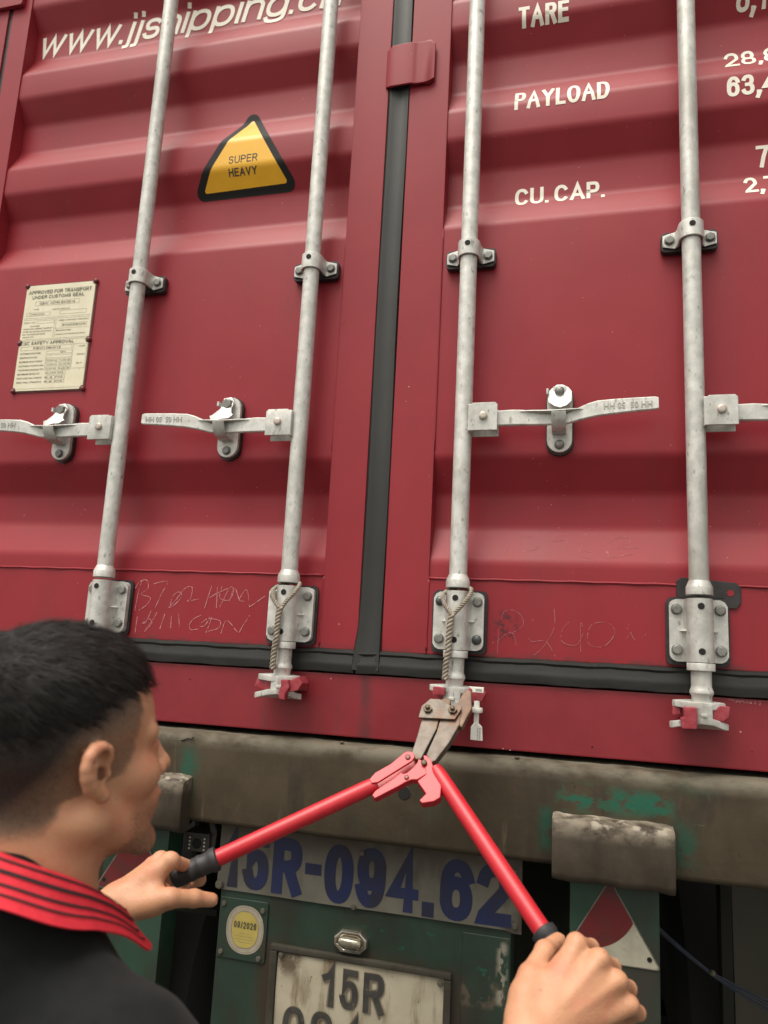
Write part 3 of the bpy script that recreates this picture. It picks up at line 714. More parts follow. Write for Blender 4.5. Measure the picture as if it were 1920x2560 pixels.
# ---- cam keepers welded to the sill
def keeper(i, X):
    bm = bmesh.new()
    def horn(pts, y0, y1): prism(bm, pts, 'y', y0, y1)
    if i in (1,):     # seen with its right horn in front of the cam
        box(bm, -0.030, 0.036, -0.030, -0.0045, 1.505, 1.528)
        # left lug
        prism(bm, [(-0.063, 1.509), (-0.058, 1.526), (-0.040, 1.532), (-0.022, 1.522), (-0.022, 1.508), (-0.040, 1.503)], 'y', -0.070, -0.028)
        prism(bm, [(0.003, 1.490), (0.0015, 1.503), (0.006, 1.5165), (0.0035, 1.527), (0.021, 1.528), (0.024, 1.513), (0.017, 1.500), (0.016, 1.488)], 'y', -0.098, -0.080)
        prism(bm, [(0.020, 1.504), (0.021, 1.526), (0.040, 1.535), (0.048, 1.522), (0.040, 1.508)], 'y', -0.090, -0.030)
    elif i == 3 or i == 0:
        box(bm, -0.036, 0.036, -0.030, -0.0045, 1.504, 1.528)
        prism(bm, [(-0.037, 1.489), (-0.038, 1.506), (-0.032, 1.508), (-0.034, 1.525), (-0.012, 1.526), (-0.010, 1.512), (-0.0125, 1.490)], 'y', -0.097, -0.076)
        prism(bm, [(-0.048, 1.508), (-0.047, 1.524), (-0.034, 1.522), (-0.034, 1.510)], 'y', -0.062, -0.028)
        prism(bm, [(0.018, 1.506), (0.018, 1.523), (0.030, 1.531), (0.047, 1.529), (0.044, 1.512), (0.034, 1.502)], 'y', -0.072, -0.028)
    else:
        box(bm, -0.034, 0.040, -0.030, -0.0045, 1.505, 1.528)
        prism(bm, [(-0.036, 1.5165), (-0.037, 1.532), (-0.014, 1.532), (-0.013, 1.517)], 'y', -0.092, -0.028)
        prism(bm, [(0.030, 1.5135), (0.030, 1.532), (0.055, 1.535), (0.063, 1.525), (0.056, 1.510), (0.040, 1.508)], 'y', -0.082, -0.028)
    for v in bm.verts:
        v.co += Vector((math.sin(v.co.z * 700 + v.co.y * 300), math.sin(v.co.x * 600), math.sin(v.co.x * 500 + v.co.y * 400))) * 0.0006
    for v in bm.verts:
        if v.co.y < -0.035: v.co.y += 0.019
        v.co.x += (0, 0.009, 0, -0.002)[i]
    return finish(bm, 'cam_keeper', KEEP, bevel=0.0022, ang=35, merge=False)
for i, X in enumerate(RODX): link('cam_keeper', keeper(i, X), CT, at=(X, 0, 0))

# ---- lettering and stickers
BR = sorted(set(round(z, 5) for z in _pz))
K = dict(yfn=panel_y, breaks=BR)
strokes('www.jjshipping.cn', -1.1015, -0.192, 3.2040, 3.2880, 0.0115, WHT, CT, shear=0.22, off=0.0006, gap=0.09, **K)
for s, x0, x1, z0, z1, t in [('TARE', .2632, .3765, 3.0272, 3.0755, .0090), ('PAYLOAD', .2585, .4650, 2.8085, 2.8672, .0080), ('CU. CAP.', .2611, .4535, 2.5900, 2.6340, .0078),
                          ('28,8', .7035, .8090, 2.8590, 2.9076, .0070), ('63,4', .7010, .7960, 2.7735, 2.8209, .0082), ('7', .7600, .7850, 2.6260, 2.6771, .0080), ('2,7', .7328, .7960, 2.5565, 2.6050, .0072), ('8,1', .7290, .7900, 2.9970, 3.0480, .0082)]:
    strokes(s, x0, x1, z0, z1, t, WHT, CT, off=0.0006, gap=0.10, **K)
def sheet(poly, m, off, name, parent):
    bm = bmesh.new(); f = bm.faces.new([bm.verts.new((x, 0, z)) for x, z in poly])
    for zb in BR + [2.70, 2.75, 2.80, 2.85]:
        bmesh.ops.bisect_plane(bm, geom=bm.verts[:] + bm.edges[:] + bm.faces[:], plane_co=(0, 0, zb), plane_no=(0, 0, 1), dist=1e-6)
    for v in bm.verts: v.co.y = panel_y(v.co.x, v.co.z) - off
    bmesh.ops.recalc_face_normals(bm, faces=bm.faces)
    if sum(f.normal.y for f in bm.faces) > 0: bmesh.ops.reverse_faces(bm, faces=bm.faces)
    me = bpy.data.meshes.new(name); bm.to_mesh(me); bm.free(); return link(name, me, parent, m=m)
def rtri(cx, cz, pts, r, n=6):
    """triangle corners rounded by radius r"""
    out = []; P = [Vector(p) for p in pts]
    for i in range(3):
        p = P[i]; a = (P[i - 1] - p).normalized(); b = (P[(i + 1) % 3] - p).normalized()
        half = a.angle(b) / 2; d = r / math.tan(half); c = p + (a + b).normalized() * (r / math.sin(half))
        s, e = p + a * d, p + b * d; va, vb = s - c, e - c
        t0 = math.atan2(va.y, va.x); t1 = math.atan2(vb.y, vb.x)
        dt = (t1 - t0 + math.pi) % (2 * math.pi) - math.pi
        for k in range(n + 1): t = t0 + dt * k / n; out.append((c.x + r * math.cos(t), c.y + r * math.sin(t)))
    return out
st = sheet(rtri(0, 0, [(-0.4060, 2.9410), (-0.5490, 2.6885), (-0.2585, 2.6895)], 0.0180), BLK, 0.0005, 'warning_sticker', CT)
sheet(rtri(0, 0, [(-0.4050, 2.9080), (-0.5170, 2.7045), (-0.2890, 2.7080)], 0.0050), YEL, 0.0008, 'yellow_field', st)
strokes('SUPER', -0.4430, -0.3660, 2.7620, 2.7825, 0.0026, BLACKP, st, off=0.0011, **K)
strokes('HEAVY', -0.4430, -0.3672, 2.7325, 2.7500, 0.0030, BLACKP, st, off=0.0011, **K)
# ---- data plate with six rivets
XA, XB, ZA, ZB = -0.9825, -0.7790, 2.189, 2.474
DY = -0.0016
bm = bmesh.new(); ct = 0.012
def notch(cx, cz, a0, a1, r=0.009, n=5): return [(cx + r * math.cos(math.radians(a0 + (a1 - a0) * k / n)), cz + r * math.sin(math.radians(a0 + (a1 - a0) * k / n))) for k in range(n + 1)]
ZM = 2.3175
outl = notch(XA, ZA, 90, 0) + notch(XB, ZA, 180, 90) + notch(XB, ZM, 270, 90) + notch(XB, ZB, 270, 180) + notch(XA, ZB, 0, -90) + notch(XA, ZM, 90, -90)
prism(bm, outl, 'y', -0.0014, 0.0022)
dp = link('data_plate', finish(bm, 'data_plate', PLATE, smooth=False), CT)
bm = bmesh.new(); box(bm, XA - 0.004, XB + 0.004, 0.0022, 0.0036, ZA - 0.004, ZB + 0.004); link('plate_border', finish(bm, 'plate_border', RIV), dp)
bm = bmesh.new(); lathe(bm, [(0.0062, 0.003), (0.0062, -0.001), (0.0052, -0.0038), (0.0028, -0.0052), (0.0004, -0.0056)], 14, axis='y')
riv_me = finish(bm, 'rivet', RIV, ang=60)
for x in (XA, XB):
    for z in (ZA, ZM, ZB): link('rivet', riv_me, dp, at=(x, 0, z))
def pt_(u, w): return XA + u * (XB - XA), ZA + w * (ZB - ZA)
def dl(s, u0, u1, w0, w1, bold=0.0):
    if s in ('APPROVED FOR TRANSPORT', 'UNDER CUSTOMS SEAL', 'CSC SAFETY APPROVAL'):
        x0, z0 = pt_(u0, w0); x1, z1 = pt_(u1, w1); strokes(s, x0, x1, z0, z1, (z1 - z0) * 0.17, GREYP, dp, y=DY, off=0.0003); return
    x0, z0 = pt_(u0, w0); x1, z1 = pt_(u1, w1); lettering(s, x0, x1, z0, z1, GREYP, dp, y=DY, off=0.0003, bold=bold)
dl('APPROVED FOR TRANSPORT', 0.04, 0.96, 0.915, 0.950, 0.012); dl('UNDER CUSTOMS SEAL', 0.10, 0.86, 0.868, 0.900, 0.008)
dl('GB/C 13740 BV/2016', 0.22, 0.74, 0.810, 0.833, 0.006); dl('TYPE', 0.14, 0.22, 0.758, 0.772); dl("MANUFACTURER'S NO.", 0.42, 0.68, 0.750, 0.764)
dl('CY40H-3322A', 0.09, 0.32, 0.712, 0.728); dl('CSC SAFETY APPROVAL', 0.03, 0.80, 0.428, 0.458, 0.014); dl('F/BV/13864/16', 0.22, 0.62, 0.385, 0.405, 0.004)
dl('IDENT. NO.', 0.03, 0.2, 0.635, 0.648); dl('OWNER', 0.13, 0.27, 0.600, 0.612, 0.01)
for k, s in enumerate(['SHIPPING CO., LTD. CONTAINER', 'ROOM 1202, SHANGHAI ROAD', 'NO. 18 CENTRAL ROAD']): pass
dl('TIMBER COMPONENT TREATMENT', 0.53, 0.97, 0.640, 0.653); dl('IM / RADALEUM FLOOR', 0.60, 0.93, 0.595, 0.610, 0.01); dl('MANUFACTURER', 0.52, 0.73, 0.545, 0.558, 0.01)
for k, s in enumerate(['DATE MANUFACTURED', 'IDENTIFICATION NO.', 'MAXIMUM GROSS WEIGHT', 'ALLOWABLE STACKING LOAD', 'TRANSVERSE RACKING TEST', 'MAXIMUM GROSS WT.', 'FRONT & SIDE WALL STRENGTH', 'REAR WALL STRENGTH']):
    w = 0.340 - k * 0.0385; dl(s, 0.04, 0.04 + [0.30, 0.26, 0.34, 0.36, 0.37, 0.33, 0.36, 0.36][k], w, w + 0.015, 0.012)
for k, s in enumerate(['2016', '', '32,500 KG  71,650 LBS', '216,000 KG  476,190 LBS', '15,240 KG  33,600 LBS', '32,500 KG', '0.4 PG', '0.6 PG']):
    w = 0.342 - k * 0.0385
    if s: dl(s, 0.44 + (0.18 if k == 0 else 0), 0.78 if 0 < k < 5 else 0.70, w, w + 0.013, 0.006)
dl('ACEP', 0.88, 0.97, 0.385, 0.400); dl('CN/024', 0.86, 0.97, 0.310, 0.325); dl('08.17', 0.87, 0.95, 0.230, 0.243, 0.01)
for k in range(4): dl(['HONG KONG SHIPPING TRANSPORT', 'ROOM 1202 CENTRAL PLAZA ROAD', 'NO. 18 HARBOUR ROAD', 'HONG KONG, CHINA'][k], 0.03, [0.46, 0.45, 0.36, 0.20][k], 0.575 - k * 0.026, 0.588 - k * 0.026, 0.006)
dl('QINGDAO CONTAINER MANUFACTURE CO.', 0.52, 0.95, 0.508, 0.521, 0.006)
bm = bmesh.new()
def rule(u0, u1, w0, w1, t=0.0005):
    x0, z0 = pt_(u0, w0); x1, z1 = pt_(u1, w1)
    if u0 == u1: x0 -= t / 2; x1 += t / 2
    if w0 == w1: z0 -= t / 2; z1 += t / 2
    v = [bm.verts.new((x, DY - 0.0002, z)) for x, z in ((x0, z0), (x1, z0), (x1, z1), (x0, z1))]; bm.faces.new(v)
def frame_(u0, u1, w0, w1): rule(u0, u1, w0, w0); rule(u0, u1, w1, w1); rule(u0, u0, w0, w1); rule(u1, u1, w0, w1)
for w in (0.683, 0.668, 0.480, 0.467): rule(0.02, 0.98, w, w)
rule(0.48, 0.48, 0.49, 0.665); rule(0.50, 0.50, 0.49, 0.665); rule(0.50, 0.98, 0.572, 0.572)
frame_(0.16, 0.80, 0.802, 0.842); frame_(0.05, 0.40, 0.704, 0.736); frame_(0.54, 0.92, 0.706, 0.742); frame_(0.22, 0.47, 0.630, 0.655); frame_(0.58, 0.95, 0.590, 0.618)
frame_(0.04, 0.78, 0.378, 0.412); frame_(0.80, 0.99, 0.190, 0.415)
for k in range(5): frame_(0.42, 0.79, 0.336 - k * 0.0385, 0.362 - k * 0.0385)
for k in range(5, 8): frame_(0.46, 0.73, 0.336 - k * 0.0385, 0.362 - k * 0.0385)
rule(0.03, 0.95, 0.018, 0.018)
link('ruled_boxes', finish(bm, 'ruled_boxes', GREYP, smooth=False), dp)
# ---- chalk scrawls on the leaves
CHALK_LINES = [([(-0.5558,1.7232),(-0.5618,1.6994),(-0.5664,1.6548)],1),([(-0.5713,1.7043),(-0.5614,1.7204),(-0.544,1.7235),(-0.5388,1.7053),(-0.5549,1.6917),(-0.5305,1.6847),(-0.5374,1.6689),(-0.5564,1.6552)],1),([(-0.5254,1.7162),(-0.4909,1.7224),(-0.5025,1.696),(-0.516,1.6618)],1),([(-0.4793,1.6709),(-0.4729,1.6918),(-0.4594,1.6999),(-0.4525,1.6898),(-0.4678,1.6713),(-0.4814,1.6647),(-0.466,1.6817),(-0.4459,1.7081),(-0.4291,1.7112),(-0.4294,1.688),(-0.4371,1.6801),(-0.4093,1.6861)],1),([(-0.3812,1.7152),(-0.3893,1.6843),(-0.3931,1.6663)],1),([(-0.3669,1.713),(-0.3652,1.6674)],1),([(-0.3842,1.6895),(-0.3657,1.7003),(-0.3416,1.7112)],1),([(-0.356,1.7159),(-0.3591,1.6904),(-0.3364,1.6861),(-0.3273,1.7066),(-0.3363,1.7139),(-0.3525,1.6805),(-0.3571,1.6702)],1),([(-0.3362,1.6835),(-0.325,1.7117),(-0.3116,1.6869),(-0.3004,1.6848)],1),([(-0.3111,1.6919),(-0.2998,1.7089),(-0.2933,1.7035),(-0.2873,1.6755),(-0.2839,1.6748),(-0.2519,1.6978)],1),([(-0.5582,1.6411),(-0.5593,1.62),(-0.5594,1.6055)],1),([(-0.525,1.6553),(-0.5349,1.6307),(-0.5436,1.6271),(-0.5284,1.6374),(-0.5199,1.6281),(-0.5311,1.6148),(-0.536,1.6097),(-0.5174,1.6378),(-0.5101,1.6526)],1),([(-0.4898,1.6502),(-0.4985,1.6162)],1),([(-0.4731,1.646),(-0.4718,1.6189)],1),([(-0.4557,1.6515),(-0.4506,1.6214)],1),([(-0.4005,1.6504),(-0.4173,1.6419),(-0.4265,1.6288),(-0.4218,1.6179),(-0.4044,1.6203)],1),([(-0.3982,1.6332),(-0.3799,1.6466),(-0.3893,1.6286),(-0.403,1.6255)],1),([(-0.3743,1.6468),(-0.3792,1.629),(-0.3849,1.6137)],1),([(-0.3796,1.6441),(-0.3541,1.6401),(-0.3554,1.625),(-0.3796,1.6164)],1),([(-0.3487,1.6128),(-0.3403,1.6406),(-0.3259,1.6337),(-0.3079,1.6171),(-0.2984,1.6324),(-0.2841,1.6554)],1),([(0.2557,1.6626),(0.262,1.6834),(0.2802,1.6864),(0.2962,1.6756),(0.2988,1.6576),(0.2811,1.6433)],0),([(0.2521,1.6602),(0.2503,1.6013)],0),([(0.2498,1.6238),(0.2675,1.6405),(0.2812,1.6388),(0.2885,1.6077)],0),([(0.3585,1.6938),(0.3589,1.6557),(0.3395,1.6192),(0.3177,1.5981)],0),([(0.3104,1.6334),(0.3172,1.627),(0.3438,1.6283),(0.3617,1.6004)],0),([(0.3873,1.668),(0.3743,1.6519),(0.3745,1.6297),(0.4006,1.6244),(0.4134,1.6492),(0.409,1.6667),(0.4093,1.6116)],0),([(0.452,1.6707),(0.4669,1.6647),(0.4711,1.6474),(0.452,1.6247),(0.4264,1.6256),(0.4221,1.6452),(0.4306,1.6654),(0.452,1.6707)],0),([(0.4944,1.6615),(0.5089,1.6383)],0),([(0.49,1.6374),(0.5027,1.6532)],0),([(0.2565,1.8275),(0.2583,1.8063)],0),([(0.291,1.8351),(0.3138,1.8401),(0.3299,1.8285),(0.3188,1.812),(0.3007,1.807)],0),([(0.3503,1.8288),(0.3949,1.8387)],0),([(0.3838,1.8386),(0.3796,1.8107)],0),([(0.4149,1.8274),(0.4062,1.8112),(0.4084,1.7997),(0.4282,1.7955),(0.4303,1.807),(0.4172,1.8091)],0),([(0.463,1.835),(0.4608,1.7984)],0),([(0.4565,1.8257),(0.4825,1.8398),(0.5018,1.84),(0.4996,1.8286),(0.4781,1.8169),(0.5166,1.8175),(0.508,1.8061),(0.4608,1.7962)],0)]

for strong in (1, 0):
    for side in (-1, 1):
        bm = bmesh.new(); cnt = 0
        for pts, s in CHALK_LINES:
            if s != strong or (pts[0][0] < 0) != (side < 0): continue
            cnt += 1
            P = [Vector((x, z)) for x, z in pts]; Q = []
            for i in range(len(P) - 1):      # Catmull-Rom for a handwritten flow
                p0 = P[max(i - 1, 0)]; p1 = P[i]; p2 = P[i + 1]; p3 = P[min(i + 2, len(P) - 1)]
                for t in (0, .2, .4, .6, .8): Q.append(0.5 * ((2 * p1) + (p2 - p0) * t + (2 * p0 - 5 * p1 + 4 * p2 - p3) * t * t + (3 * p1 - p0 - 3 * p2 + p3) * t ** 3))
            Q.append(P[-1]); prev = None
            for i, q in enumerate(Q):
                d = (Q[min(i + 1, len(Q) - 1)] - Q[max(i - 1, 0)]).normalized(); nn = Vector((-d.y, d.x))
                w = (0.00058 if strong else 0.00052) * random.uniform(0.35, 1.5)
                a = q + nn * w; b = q - nn * w
                va = bm.verts.new((a.x, (-0.0004 if a.y < 1.745 else panel_y(0, a.y) - 0.0006), a.y)); vb = bm.verts.new((b.x, (-0.0004 if b.y < 1.745 else panel_y(0, b.y) - 0.0006), b.y))
                if prev and random.random() > (0.06 if strong else 0.16): bm.faces.new((prev[0], prev[1], vb, va))
                prev = (va, vb)
        if cnt: link('chalk_scrawl', finish(bm, 'chalk_scrawl', CHALK if strong else CHALKF, smooth=False, merge=False), CT)
        else: bm.free()

# ---- scrape and paint chips
bm = bmesh.new(); SC = [(0.6653, 1.5408), (0.673, 1.5397), (0.6845, 1.5388), (0.696, 1.5388), (0.7074, 1.5379), (0.722, 1.5405), (0.7207, 1.5356), (0.6959, 1.5363), (0.6729, 1.5372)]
for (x0, z0), (x1, z1) in zip(SC, SC[1:]):
    d = Vector((x1 - x0, 0, z1 - z0)).normalized() if (x1, z1) != (x0, z0) else Vector((1, 0, 0)); nn = Vector((-d.z, 0, d.x)) * 0.0007
    for t in (0.0, .3, .55, .8):
        if random.random() < .75:
            a = Vector((x0 + (x1 - x0) * t, -0.0046, z0 + (z1 - z0) * t)); b = a + d * random.uniform(.0015, .004)
            bm.faces.new([bm.verts.new(v) for v in (a - nn, b - nn * .6, b + nn, a + nn * .7)])
link('scrape', finish(bm, 'scrape', CHALK, smooth=False, merge=False), CT)
for x, z, y in [(0.2661, 1.4219, -0.004), (0.2794, 1.4204, -0.004), (-0.0806, 1.6444, 0), (-0.0897, 1.5321, -0.004), (0.0404, 2.1277, 0), (0.0455, 2.1607, 0), (0.578, 2.6368, 0.004), (-0.41, 1.5116, -0.004), (0.6869, 1.4848, -0.004), (0.7048, 1.4523, -0.004), (0.431, 1.4382, -0.004), (0.0202, 2.277, 0), (-0.1106, 2.3208, 0), (-0.1158, 2.3156, 0), (0.4106, 2.3436, 0.004), (0.6765, 1.8008, 0.02)]:
    bm = bmesh.new(); k = random.uniform(.0009, .0018)
    yy = -0.0046 if y < 0 else (panel_y(x, z) - 0.0006 if (z > 1.75 and (x < -0.13 or x > 0.11)) else -0.0005)
    bm.faces.new([bm.verts.new((x + k * random.uniform(.6, 1.3) * math.cos(a) * 1.3, yy, z + k * random.uniform(.5, 1.1) * math.sin(a))) for a in np.linspace(0, 5.4, 7)])
    link('paint_chip', finish(bm, 'paint_chip', CHALK if random.random() < .6 else BLK, smooth=False), CT)
# ================================================================== semi-trailer under the container
TR = thing('semi_trailer', 'grimy green semi-trailer under the container, with blue-numbered strip and dented number plate', 'trailer', (0, 0, 0))
GRIME = mat('grimy_beam_steel', (0.040, 0.030, 0.017), (0.062, 0.047, 0.028), rough=0.75, scale=9, lo=0.3, hi=0.7, bump=0.35, bscale=70,
            c3=(0.032, 0.025, 0.017), scale3=7, lo3=0.48, hi3=0.72, stretch3=(2.2, 1, 0.55), spec=0.3)
add_layer('grimy_beam_steel', (0.11, 0.092, 0.062), lambda t, r, n: r(n(70, (0.10, 1, 1.6)), 0.70, 0.725))
add_layer('grimy_beam_steel', (0.020, 0.015, 0.010), lambda t, r, n: r(n(44, (1, 1, 0.8)), 0.68, 0.71))
add_layer('grimy_beam_steel', (0.105, 0.082, 0.052), lambda t, r, n: r(n(16, (2.6, 1, 0.35)), 0.60, 0.78))
add_layer('grimy_beam_steel', (0.026, 0.050, 0.028), lambda t, r, n: r(n(8, (1, 1, 1.2)), 0.60, 0.80))
add_layer('grimy_beam_steel', (0.014, 0.090, 0.055), lambda t, r, n: boxmask(t, 0.372, 0.565, 1.333, 1.372, 0.014, r(n(26, (1, 1, 1.6)), 0.44, 0.56)))
add_layer('grimy_beam_steel', (0.018, 0.060, 0.038), lambda t, r, n: boxmask(t, 0.566, 0.605, 1.25, 1.33, 0.016, r(n(30, (1, 1, 1)), 0.40, 0.62)))
add_layer('grimy_beam_steel', (0.018, 0.060, 0.038), lambda t, r, n: boxmask(t, 0.338, 0.362, 1.26, 1.33, 0.012, r(n(30, (1, 1, 1)), 0.38, 0.60)))
add_layer('grimy_beam_steel', (0.02, 0.07, 0.045), lambda t, r, n: boxmask(t, -0.395, -0.350, 1.30, 1.375, 0.016, r(n(22, (1, 1, 1)), 0.35, 0.60)))
add_layer('grimy_beam_steel', (0.13, 0.115, 0.085), lambda t, r, n: boxmask(t, -1.3, 1.3, 1.384, 1.50, 0.010, r(n(18, (0.6, 1, 1)), 0.30, 0.62)))
GREEN = mat('green_trailer_paint', (0.012, 0.040, 0.024), (0.020, 0.058, 0.036), rough=0.5, scale=5, bump=0.15, bscale=60, rvar=0.1,
            c3=(0.020, 0.026, 0.017), scale3=6, lo3=0.42, hi3=0.66, stretch3=(1.4, 1, 0.6))
add_layer('green_trailer_paint', (0.030, 0.028, 0.020), lambda t, r, n: r(n(11, (1, 1, 0.5)), 0.56, 0.72))
PANEL = mat('box_green_paint', (0.015, 0.035, 0.023), (0.022, 0.047, 0.031), rough=0.5, scale=6, bump=0.15, bscale=60, rvar=0.1,
            c3=(0.022, 0.022, 0.015), scale3=5, lo3=0.42, hi3=0.66, stretch3=(1.2, 1, 0.6))
add_layer('box_green_paint', (0.040, 0.026, 0.017), lambda t, r, n: boxmask(t, -0.215, 0.205, 0.78, 1.015, 0.022, r(n(20, (1, 1, 0.7)), 0.30, 0.58)))
add_layer('box_green_paint', (0.085, 0.070, 0.048), lambda t, r, n: boxmask(t, 0.195, 0.283, 0.955, 1.078, 0.006, r(n(26, (1, 1, 0.7)), 0.50, 0.60)))
add_layer('box_green_paint', (0.26, 0.24, 0.19), lambda t, r, n: boxmask(t, 0.262, 0.279, 0.965, 1.070, 0.006, r(n(60, (1, 1, 0.5)), 0.46, 0.54)))
add_layer('box_green_paint', (0.012, 0.095, 0.060), lambda t, r, n: boxmask(t, -0.2, 0.30, 0.95, 1.08, 0.03, r(n(30, (1, 1, 1.4)), 0.64, 0.70)))
bm = bmesh.new()
def beam_sec():
    y0, y1, zb, zt, r = -0.045, 0.22, 1.2315, 1.4085, 0.020
    P = [(y1, zb), (y1, zt)]
    for a in np.linspace(90, 180, 8): P.append((y0 + r + r * math.cos(math.radians(a)), zt - r + r * math.sin(math.radians(a))))
    for a in np.linspace(180, 270, 5): P.append((y0 + 0.012 + 0.012 * math.cos(math.radians(a)), zb + 0.012 + 0.012 * math.sin(math.radians(a))))
    return P
sec = beam_sec(); xs = np.linspace(-1.22, 1.22, 160); rows = []
rng = random.Random(3)
for x in xs:
    rows.append([])
    for k, (y, z) in enumerate(sec):
        wz = 0.0016 * math.sin(x * 21 + 1) * math.sin(x * 7.7) + rng.uniform(-0.0006, 0.0006)
        wy = 0.0014 * math.sin(x * 13 + z * 30) + 0.0009 * math.sin(x * 37 + z * 11) if 1 < k else 0
        rows[-1].append(bm.verts.new((x, y + wy, z + (wz if z > 1.37 else 0.4 * wz))))
for a, b in zip(rows, rows[1:]):
    for i in range(len(sec)): bm.faces.new((a[i], a[(i + 1) % len(sec)], b[(i + 1) % len(sec)], b[i]))
bm.faces.new(rows[0]); bm.faces.new(rows[-1][::-1])
bmm = link('rear_crossbeam', finish(bm, 'rear_crossbeam', GRIME, ang=40), TR)
bm = bmesh.new(); lathe(bm, [(0.0135, -0.0458), (0.0120, -0.0468), (0.0098, -0.0462)], 20, center=(0.0848, 0, 1.3305), axis='y', caps=False)
link('hole_rim', finish(bm, 'hole_rim', GRIME), bmm)
bm = bmesh.new(); lathe(bm, [(0.0112, -0.0470), (0.0112, -0.0474)], 20, center=(0.0848, 0, 1.3305), axis='y'); link('bolt_hole', finish(bm, 'bolt_hole', DARK), bmm)
bm = bmesh.new(); lathe(bm, [(0.0082, -0.0470), (0.0082, -0.0474)], 14, center=(0.066, 0, 1.372), axis='y'); link('bolt_hole', finish(bm, 'bolt_hole', DARK), bmm)
bm = bmesh.new(); tube(bm, [(-0.395, -0.0465, 1.389), (-0.386, -0.0472, 1.3915), (-0.380, -0.0468, 1.3945), (-0.371, -0.0474, 1.3935), (-0.366, -0.0468, 1.3985)], 0.0013, 6); link('crack', finish(bm, 'crack', DARK), bmm)
for x, z in ((0.12, 1.4105), (0.295, 1.411), (-0.05, 1.411), (0.10, 1.413)):
    bm = bmesh.new(); bmesh.ops.create_icosphere(bm, subdivisions=1, radius=0.004, matrix=Matrix.Translation((x, -0.030, z)) @ Matrix.Diagonal((1.4, 1, .7, 1)))
    link('grit_crumb', finish(bm, 'grit_crumb', GRIME), bmm)
# stop blocks wrapped round the beam, right and left
STOP = mat('worn_stop_block', (0.042, 0.032, 0.022), (0.064, 0.050, 0.035), rough=0.7, scale=12, bump=0.4, bscale=50,
           c3=(0.032, 0.026, 0.018), scale3=9, lo3=0.45, hi3=0.7, stretch3=(2, 1, .5), spec=0.3)
add_layer('worn_stop_block', (0.17, 0.145, 0.11), lambda t, r, n: boxmask(t, -0.6, 0.6, 1.296, 1.36, 0.012, r(n(40, (0.7, 1, 1)), 0.36, 0.60)))
add_layer('worn_stop_block', (0.27, 0.24, 0.19), lambda t, r, n: boxmask(t, -0.6, 0.6, 1.309, 1.36, 0.004, r(n(38, (0.8, 1, 1)), 0.50, 0.60)))
def stop_block(xa, xb):
    bm = bmesh.new(); y0 = -0.086; y1 = -0.040; zt = 1.3215; zb = 1.2175; r = 0.013
    S_ = [(y1, zb - 0.0), (y1, zt + 0.004)]
    for a in np.linspace(80, 180, 7): S_.append((y0 + r + r * math.cos(math.radians(a)), zt - r + r * math.sin(math.radians(a))))
    S_ += [(y0, 1.27), (y0 + 0.002, 1.232), (y0 + 0.006, 1.2215), (y0 + 0.013, zb)]
    rows = []
    for i, x in enumerate(np.linspace(xa, xb, 34)):
        e = 0.004 if i in (0, 33) else 0
        rows.append([bm.verts.new((x, y + (e if k > 1 else 0) + 0.0009 * math.sin(x * 90 + z * 60), z + 0.0012 * math.sin(x * 75) + rng.uniform(-.0005, .0005) - (e * .6 if z > 1.3 else 0) - 0.007 * (x - xa) / (xb - xa) * 0.3)) for k, (y, z) in enumerate(S_)])
    for a, b in zip(rows, rows[1:]):
        for i in range(len(S_)): bm.faces.new((a[i], a[(i + 1) % len(S_)], b[(i + 1) % len(S_)], b[i]))
    bm.faces.new(rows[0]); bm.faces.new(rows[-1][::-1])
    return link('stop_block', finish(bm, 'stop_block', STOP, ang=45), TR)
stop_block(0.362, 0.566)['label'] = 'stop block over the right light post with bare worn top edge'
stop_block(-0.566, -0.362)
# light posts
for sx in (1, -1):
    xa, xb = (0.3925, 0.5435) if sx > 0 else (-0.5560, -0.4100)
    bm = bmesh.new(); box(bm, xa, xb, -0.030, -0.024, 0.40, 1.2300); box(bm, xa, xa + 0.006, -0.0239, 0.032, 0.40, 1.2300); box(bm, xb - 0.006, xb, -0.0239, 0.032, 0.40, 1.2300)
    link('light_post', finish(bm, 'light_post', GREEN, bevel=0.0018), TR)
REFR = mat('reflector_red', (0.15, 0.011, 0.014), (0.11, 0.010, 0.012), rough=0.4, scale=14, c3=(0.085, 0.020, 0.018), scale3=11, lo3=0.5, hi3=0.68, bump=0.1, bscale=300)
REFW = mat('reflector_white', (0.32, 0.30, 0.23), (0.38, 0.36, 0.28), rough=0.5, scale=30, c3=(0.28, 0.26, 0.20), scale3=45, lo3=0.60, hi3=0.72)
ALU = mat('dull_aluminium', (0.16, 0.15, 0.12), (0.21, 0.20, 0.165), rough=0.55, metal=0.35, scale=40, c3=(0.09, 0.08, 0.06), scale3=30)
